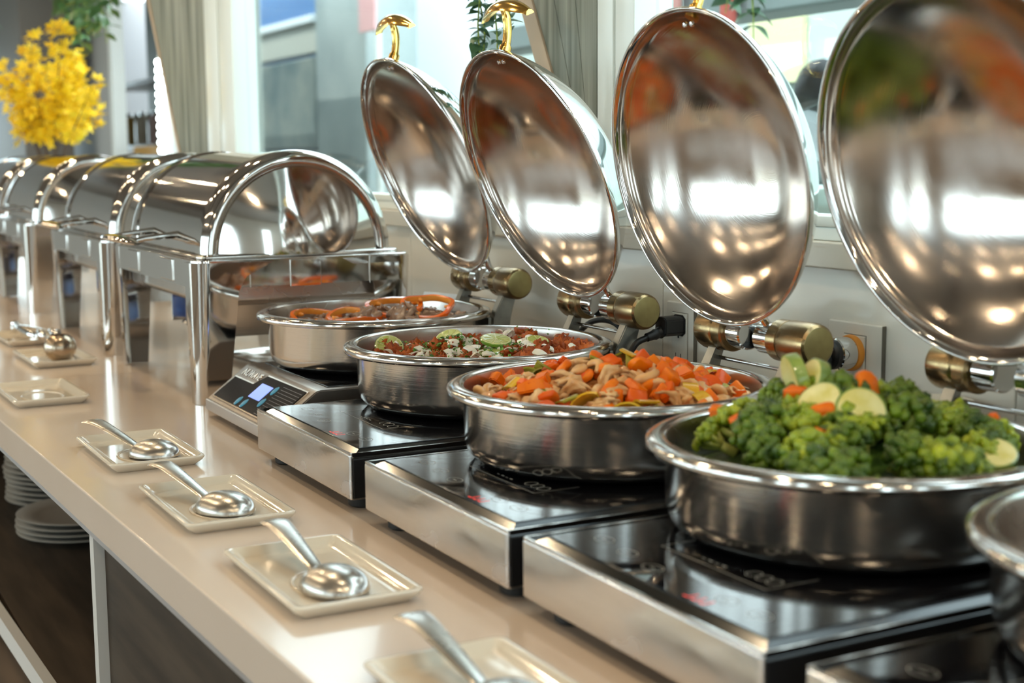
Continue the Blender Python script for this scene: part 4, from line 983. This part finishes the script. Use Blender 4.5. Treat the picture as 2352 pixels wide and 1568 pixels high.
# ------------------------------------------------------------ rectangular roll-top chafing dishes
def make_rolltop(L_=.645, Dp=.42):
    c = empty('roll_top_chafing_dish'); ZT, ZB = .262, .212
    # origin front-right corner on the counter; x runs -L_..0, y 0..Dp
    bm = bmesh.new(); lo = rrect(L_/2, Dp/2, .03, 6); li_ = rrect(L_/2-.004, Dp/2-.004, .027, 6)
    def ringv(poly, z): return [bm.verts.new((x-L_/2, y+Dp/2, z)) for x, y in poly]
    rs = [ringv(li_, ZB), ringv(lo, ZB), ringv(lo, ZT-.002), ringv(rrect(L_/2-.002, Dp/2-.002, .028, 6), ZT), ringv(rrect(L_/2-.022, Dp/2-.022, .02, 6), ZT), ringv(rrect(L_/2-.024, Dp/2-.024, .02, 6), ZT-.006), ringv(rrect(L_/2-.024, Dp/2-.024, .02, 6), ZB), ]
    n = len(lo)
    for a, b in zip(rs, rs[1:] + rs[:1]):
        for i in range(n): bm.faces.new((a[i], a[(i+1) % n], b[(i+1) % n], b[i]))
    finish(bm, 'frame_band', 'chafe', c, auto=1.2, wn=True)
    # raised rectangles on the band
    for x0, x1 in ((-.50, -.41), (-.235, -.145)): box('band_plate', x0, x1, -.0025, .001, ZB+.004, ZT-.005, 'chafe', c, .002)
    for y0, y1 in ((.10, .102), (.175, .235), (.33, .332)):
        box('band_plate', -.001, .0025, y0, y1, ZB-.004, ZT-.004, 'chafe', c, .0015)
    box('water_pan', -L_+.03, -.03, .03, Dp-.03, .175, ZT-.008, 'steel_in', c, .012)
    # legs: curved angle legs, tapering
    for sx, cx, cy in ((1, 0, 0), (-1, -L_, 0), (1, 0, Dp), (-1, -L_, Dp)):
        sy = 1 if cy == 0 else -1
        bm = bmesh.new(); rows = []
        for t in [i/10 for i in range(11)]:
            z = ZB + .045 - (ZB+.045)*t; wx = .058*(1-.42*t); wy = .085*(1-.35*t); rr_ = .028*(1-.3*t); inx = .0 + .022*t; iny = .006*t
            if t < .18: e = (1-t/.18)**2; wx += .05*e*0; wy += .06*e
            p = [(0+inx+wx, 0+iny)] + [(inx+rr_-rr_*math.sin(PI/2*k/6), iny+rr_-rr_*math.cos(PI/2*k/6)) for k in range(7)] + [(0+inx, iny+wy)]
            rows.append([bm.verts.new((cx - sx*(x_-.001), cy + sy*(y_-.001), z)) for x_, y_ in p])
        for a, b in zip(rows, rows[1:]):
            for i in range(len(a)-1): bm.faces.new((a[i], a[i+1], b[i+1], b[i]))
        bmesh.ops.recalc_face_normals(bm, faces=bm.faces)
        r = bmesh.ops.solidify(bm, geom=list(bm.faces), thickness=.003)
        mn = min(v.co.z for v in bm.verts)
        for v in bm.verts: v.co.z = max(.0006, v.co.z)
        finish(bm, 'leg', 'chafe', c, auto=1.0, wn=True)
    # roll-top dome, axis along x
    yc, rad, zc_ = Dp/2, .184, ZT+.004
    x0, x1 = -L_+.04, -.035; bm = bmesh.new(); na = 40
    def arc(x, r, sq=1.0): return [bm.verts.new((x, yc - r*math.cos(PI*k/na), zc_ + r*1.035*math.sin(PI*k/na)*sq)) for k in range(na+1)]
    xsR = [(x1-.056, rad-.003), (x1-.054, rad), (x1-.026, rad), (x1-.015, rad-.001), (x1-.007, rad-.005), (x1-.002, rad-.011), (x1, rad-.019), (x1-.002, rad-.026), (x1-.008, rad-.031)]
    xsL = [(-L_-x+ .005, r) for x, r in xsR]
    prof_ = [(x0+(x1-x), r) for x, r in reversed(xsR)] + xsR
    rows = [arc(x, r) for x, r in prof_]
    for a, b in zip(rows, rows[1:]):
        for k in range(na): bm.faces.new((a[k], a[k+1], b[k+1], b[k]))
    dm = finish(bm, 'roll_top', 'chafe', c, auto=.9)
    for side in (0, 1):
        bm = bmesh.new(); rows = []
        for j in range(13):
            t = j/12; r = (rad-.031)*(1-t); x = (x1-.008) + .030*math.sin(t*PI/2); x = x if side else x0+(x1-x)
            rows.append([bm.verts.new((x, yc - r*math.cos(PI*k/na), zc_ + r*1.035*math.sin(PI*k/na))) for k in range(na+1)] if j < 12 else None)
        tip = bm.verts.new((((x1-.008)+.030) if side else x0+(x1-((x1-.008)+.030)), yc, zc_))
        for a, b in zip(rows[:-1], rows[1:-1]):
            for k in range(na): bm.faces.new((a[k], a[k+1], b[k+1], b[k]))
        for k in range(na): bm.faces.new((rows[-2][k], rows[-2][k+1], tip))
        finish(bm, 'end_cap', 'chafe', dm, True)
    bm = bmesh.new()
    pts = rrect((x1-x0)/2+.012, rad+.008, .02, 6); pts = pts + pts[:1]
    atube(bm, [(x+(x0+x1)/2, y+yc, ZT+.003) for x, y in pts], .0042, 8, 1, up=(0, 0, 1), caps=False); finish(bm, 'dome_rim', 'chafe', c, True)
    # handle: shaped bar held off the front on two posts
    hh = tube('handle', curve_pts([(-.44, -.052, ZT+.022), (-.40, -.060, ZT+.026), (-.32, -.062, ZT+.028), (-.24, -.060, ZT+.026), (-.20, -.052, ZT+.022)], 8), [.007+.014*math.sin(PI*i/32) for i in range(33)], 'chafe', c, 14, .38, up=(0, 0, 1))
    for x in (-.41, -.23): tube('handle_post', [(x, -.058, ZT+.024), (x, -.03, ZT+.03), (x, .034, ZT+.036)], [.006, .005, .007], 'chafe', c, 10)
    # fuel holder with blue can
    for cx in (-.43, -.20):
        fh = empty('fuel_holder', (cx, .14, .105)); fh.parent = c
        lathe('cup', [(.050, .004), (.052, .0), (.0, .0), (0, .002), (.048, .002)], 'steel_pan', fh, 32)
        lathe('fuel_can', [(0, .003), (.043, .003), (.0435, .006), (.0435, .046), (.042, .048), (.040, .047), (.040, .045), (0, .045)], 'blue_can', fh, 36, auto=.5)
        lathe('can_lid', [(0, .0455), (.030, .0455), (.030, .052), (0, .052)], 'can_dark', fh, 24)
        bm = bmesh.new(); abox(bm, -.055, .055, -.058, .058, .060, .0625); abox(bm, -.055, -.0535, -.058, .058, .0, .0605); abox(bm, .0535, .055, -.058, .058, .0, .0605); finish(bm, 'holder_frame', 'steel_pan', fh)
    return c
rt = make_rolltop()
RT = [(-2.443, .668, 'roll-top steel chafing dish nearest the round pans'), (-3.190, .668, 'roll-top steel chafing dish second from the round pans'),
      (-4.20, .668, 'roll-top steel chafing dish third from the round pans'), (-4.98, .668, 'roll-top steel chafing dish at the left edge of the picture')]
for i, (x, y, lb) in enumerate(RT):
    o = rt if i == 0 else copy_tree(rt); o.location = (x, y, .0002); tag(o, lb, 'chafing dish', 'rectangular roll-top chafing dishes')

# ------------------------------------------------------------ wall outlets, plugs, cables, cards
def outlet(x, z, lb, wid=.072):
    o = empty('wall_outlet', (x, WY, z), 0, lb, 'outlet', 'outlets in the cream wall')
    box('cover_plate', -wid/2, wid/2, -.006, -.0003, -.06, .06, 'outlet', o, .002)
    box('socket_body', -.018, .020, -.0085, -.005, -.044, .044, 'wall_gloss', o, .001)
    bm = bmesh.new()
    for zz_ in (.021, -.021):
        abox(bm, -.0075, -.0062, -.0088, -.0083, zz_-.0045, zz_+.0045); abox(bm, .0055, .0068, -.0088, -.0083, zz_-.004, zz_+.004)
        abox(bm, -.0022, .0018, -.0088, -.0083, zz_-.0145, zz_-.0105)
    finish(bm, 'slots', 'slot', o)
    bm = bmesh.new()
    abox(bm, -.0195, .0215, -.0064, -.0060, .0445, .0452); abox(bm, .0208, .0215, -.0064, -.0060, -.045, .045)
    abox(bm, wid/2-.0004, wid/2+.0006, -.0064, -.0005, -.06, .06)
    finish(bm, 'plate_joint', 'seam', o)
    return o
outlet(-1.742, .160, 'cream wall outlet with the black plug above its free slots')
outlet(-1.357, .168, 'cream wall outlet holding the chrome plug with orange ring', .10)
def cable(name, pts, lb, rad=.0048):
    return tag(tube(name, curve_pts(pts, 14), rad, 'cable', None, 10), lb, 'cable')
# black moulded plug (outlet 1)
pg = empty('power_plug', (-1.740, WY-.0088, .186), 0, 'black angular power plug in the wall between second and third pan', 'plug')
bm = bmesh.new(); poly = [(-.015, -.010), (-.009, -.0145), (.009, -.0145), (.015, -.010), (.015, .010), (.009, .0145), (-.009, .0145), (-.015, .010)]
aprism(bm, poly, 0, .034, mx=RX(PI/2)); bmesh.ops.bevel(bm, geom=list(bm.edges), offset=.0015, segments=2, affect='EDGES'); finish(bm, 'plug_body', 'cable', pg, auto=.6)
lathe('strain_relief', [(.0085, .03), (.0095, .036), (.0075, .040), (.0085, .045), (.007, .050), (.0065, .060)], 'cable', pg, 24, mx=T(0, 0, 0) @ RX(PI/2 + .25))
cable('power_cable', [(-1.740, WY-.064, .172), (-1.745, WY-.085, .160), (-1.752, WY-.095, .125), (-1.755, WY-.09, .06), (-1.76, WY-.06, .008), (-1.80, WY-.05, .006)], 'black power cable hanging from the angular plug')
cable('looped_cable', [(-2.02, 1.17, .01), (-2.00, 1.175, .12), (-1.96, 1.18, .165), (-1.90, 1.18, .180), (-1.85, 1.18, .168), (-1.83, 1.18, .12), (-1.84, 1.175, .01)], 'black cable loop behind the second pan hinge')
# chrome twist plug (outlet 2)
pc = empty('round_plug', (-1.357, WY-.0088, .190), 0, 'round chrome and black plug with orange ring in right outlet', 'plug')
AXP = RX(PI/2)
lathe('orange_ring', [(0, 0), (.0225, 0), (.0235, .003), (.0225, .008), (0, .008)], 'orange_pl', pc, 40, mx=AXP)
lathe('chrome_sleeve', [(.0205, .007), (.0212, .010), (.0205, .030), (.018, .032), (0, .032)], 'chrome', pc, 40, mx=AXP)
lathe('black_cap', [(.019, .031), (.019, .038), (.016, .041), (0, .041)], 'cable', pc, 36, mx=AXP)
box('cord_clamp', -.006, .006, -.047, -.040, -.018, .018, 'galv', pc, .002)
for s_ in (-1, 1): lathe('clamp_screw', [(0, .006), (.003, .005), (.004, 0)], 'brass_face', pc, 16, mx=T(0, -.046, s_*.013) @ AXP)
lathe('cord_grip', [(.010, .040), (.0105, .052), (.009, .062), (.006, .064)], 'cable', pc, 28, mx=AXP @ RX(.2))
cable('thick_cable', [(-1.357, WY-.068, .182), (-1.371, WY-.085, .172), (-1.384, WY-.10, .145), (-1.391, WY-.09, .08), (-1.394, WY-.05, .008)], 'thick black cable hanging from the round plug', .0068)
tag(box('white_card', -.045, .045, -.001, .001, 0, .075, 'card', mx=T(-2.405, 1.10, .118) @ RZ(.35) @ RX(-.5), bev=.0005), 'white card leaning behind the first pan against the hinge', 'card')
# small tray with a card behind the first chafing leg
ty = empty('small_steel_tray', (-2.93, .98, 0), .15, 'small dark steel tray standing behind the tall leg', 'tray')
bm = bmesh.new(); loops = [(.01, .002), (.0, .012), (-.006, .014), (-.006, .012), (.004, .010), (.012, .004)]
rs = [[bm.verts.new((x, y, z)) for x, y in rrect(.13-i, .07-i, .015, 4)] for i, z in loops]
for a, b in zip(rs, rs[1:]):
    for i in range(len(a)): bm.faces.new((a[i], a[(i+1) % len(a)], b[(i+1) % len(a)], b[i]))
bm.faces.new(rs[0]); bm.faces.new(rs[-1]); finish(bm, 'dish', 'steel_rim', ty, auto=.8)
tag(box('blank_card', -.07, .07, -.001, .001, 0, .05, 'card', mx=T(-3.06, 1.05, .055) @ RZ(.3) @ RX(-.5)), 'blank white card above the small dark tray', 'card')
tag(lathe('white_saucer', [(0, 0), (.03, 0), (.045, .010), (.046, .012), (.043, .012), (.03, .004), (0, .004)], 'ceramic', None, 40, mx=T(-1.17, 1.165, .149)), 'small white saucer edge behind the broccoli pan', 'saucer')
sd = empty('pan_stand', (-1.17, 1.165, 0), 0, 'small steel stand behind the broccoli pan', 'stand')
lathe('stand_base', [(0, .0003), (.035, .0003), (.035, .003), (.006, .006), (.005, .146), (.02, .1485), (0, .1485)], 'steel_pan', sd, 28)

# ------------------------------------------------------------ plants and flowers
def leafmesh(name, m, L_=.02, W_=.011, curl=.2):
    bm = bmesh.new(); n = 6; l, r, c_ = [], [], []
    for i in range(n+1):
        t = i/n; wd = W_*math.sin(PI*min(.98, max(.02, t))**.8); z = curl*L_*t*t*-1
        l.append(bm.verts.new((t*L_, wd, z+wd*.25))); r.append(bm.verts.new((t*L_, -wd, z+wd*.25))); c_.append(bm.verts.new((t*L_, 0, z)))
    for i in range(n):
        bm.faces.new((l[i], c_[i], c_[i+1], l[i+1])); bm.faces.new((c_[i], r[i], r[i+1], c_[i+1]))
    o = finish(bm, name, m, None, True); me = o.data; bpy.data.objects.remove(o); return me
me_leaf = leafmesh('leaf', 'leaf_d', .020, .0085); me_leafb = leafmesh('leaf', 'leaf_g', .030, .0085)
def vine(root, base, drop, nleaf, me, spread, rr, s0=1.0, stemm='stem_y', stems=3):
    for s_ in range(stems):
        pts = [Vector(base)]; k = 10; dx, dy = rr.uniform(-1, 1)*spread, rr.uniform(-1, 1)*spread*.5; d = drop*rr.uniform(.65, 1.0) if s_ else drop
        for i in range(1, k+1):
            t = i/k; pts.append(Vector(base) + Vector((dx*t + .008*math.sin(t*9+s_), dy*t, -d*t)))
        tube('stem', pts, .0016, stemm, root, 6)
        for i in range(nleaf):
            t = i/nleaf; j = min(k-1, int(t*k)); p = pts[j].lerp(pts[j+1], t*k-j); a = rr.uniform(0, 6.28)
            for q in (0, PI):
                o = bpy.data.objects.new('leaf', me); COL.objects.link(o); o.parent = root
                o.matrix_local = T(*p) @ RZ(a+q) @ RY(rr.uniform(-.2, .7)) @ RX(rr.uniform(-.5, .5)) @ Matrix.Scale(s0*rr.uniform(.7, 1.35), 4)
rr = random.Random(11)
v = empty('hanging_vine', (0, 0, 0), 0, 'hanging eucalyptus vine between the first two gold handles', 'plant')
vine(v, (-2.215, 1.12, .80), .265, 19, me_leaf, .035, rr, 1.15, stems=2)
vine(v, (-2.13, 1.12, .80), .21, 14, me_leaf, .03, rr, 1.1, stems=2)
v = empty('hanging_vine', (0, 0, 0), 0, 'bushy green vine hanging left of the slanted pillar', 'plant')
for bx_, dr in ((-5.95, .28), (-5.75, .36), (-5.55, .30), (-5.35, .34), (-5.15, .30)): vine(v, (bx_, 1.14, 1.2), dr, 11, me_leafb, .12, rr, 2.0, stems=2)
v = empty('hanging_vine', (0, 0, 0), 0, 'small dark green vine at the upper left corner', 'plant')
vine(v, (-7.9, 1.1, 1.45), .50, 12, me_leafb, .14, rr, 2.2, stems=3)
v = empty('hanging_vine', (0, 0, 0), 0, 'dark vine added outside for the vine reflection behind the third lid', 'plant')
vine(v, (-2.72, 2.05, 1.2), .50, 16, me_leaf, .10, rr, 2.4, stems=3)  # added vine, imitates a reflection of the hanging leaves in the pane
# yellow branches in a vase
fv = empty('flower_vase', (-5.75, 1.02, 0), 0, 'white vase of yellow blossom branches behind the far chafing dishes', 'flowers')
lathe('vase', [(0, .0004), (.05, .0004), (.06, .01), (.075, .12), (.06, .22), (.035, .28), (.04, .31), (.036, .31), (.031, .28), (.05, .2), (.0, .02)], 'vase', fv, 36)
bm = bmesh.new()
for k in range(5):
    a = 2*PI*k/5; p = [(.0, 0, 0), (.012*math.cos(a-.5), .012*math.sin(a-.5), .005), (.021*math.cos(a), .021*math.sin(a), .007), (.012*math.cos(a+.5), .012*math.sin(a+.5), .005)]
    bm.faces.new([bm.verts.new(q) for q in p])
o = finish(bm, 'blossom', 'flower'); me_bl = o.data; bpy.data.objects.remove(o)
cntb = 0; mass = bmesh.new()
for b in range(15):
    a = rr.uniform(0, 6.28); sp = rr.uniform(.15, .52); hgt = rr.uniform(.55, .98)
    dx, dy = math.cos(a)*sp*1.15, math.sin(a)*sp*.5
    ctrl = [(0, 0, .25), (dx*.25, dy*.25, .25+(hgt-.25)*.40), (dx*.62, dy*.62, .25+(hgt-.25)*.72), (dx, dy, hgt)]
    pts = curve_pts(ctrl, 8); tube('branch', pts, [.0045*(1-i/len(pts)*.7) for i in range(len(pts))], 'twig', fv, 6)
    for i in range(9, len(pts)):
        for q in range(6):
            if pts[i].z < .54: continue
            off = Vector((rr.uniform(-1, 1), rr.uniform(-1, 1), rr.uniform(-1, 1)))*.042
            mx = T(*(pts[i]+off)) @ Matrix.Rotation(rr.uniform(0, 6.28), 4, 'Z') @ Matrix.Rotation(rr.uniform(-1.5, 1.5), 4, 'X') @ Matrix.Scale(rr.uniform(.8, 1.5), 4)
            if cntb < 300:
                o = bpy.data.objects.new('blossom', me_bl); COL.objects.link(o); o.parent = fv; o.matrix_local = mx; cntb += 1
            else:
                for k in range(5):
                    a_ = 2*PI*k/5; p = [(0, 0, 0), (.012*math.cos(a_-.5), .012*math.sin(a_-.5), .005), (.021*math.cos(a_), .021*math.sin(a_), .007), (.012*math.cos(a_+.5), .012*math.sin(a_+.5), .005)]
                    mass.faces.new([mass.verts.new(mx @ Vector(q_)) for q_ in p])
o = finish(mass, 'blossom_mass', 'flower', fv); o['kind'] = 'stuff'
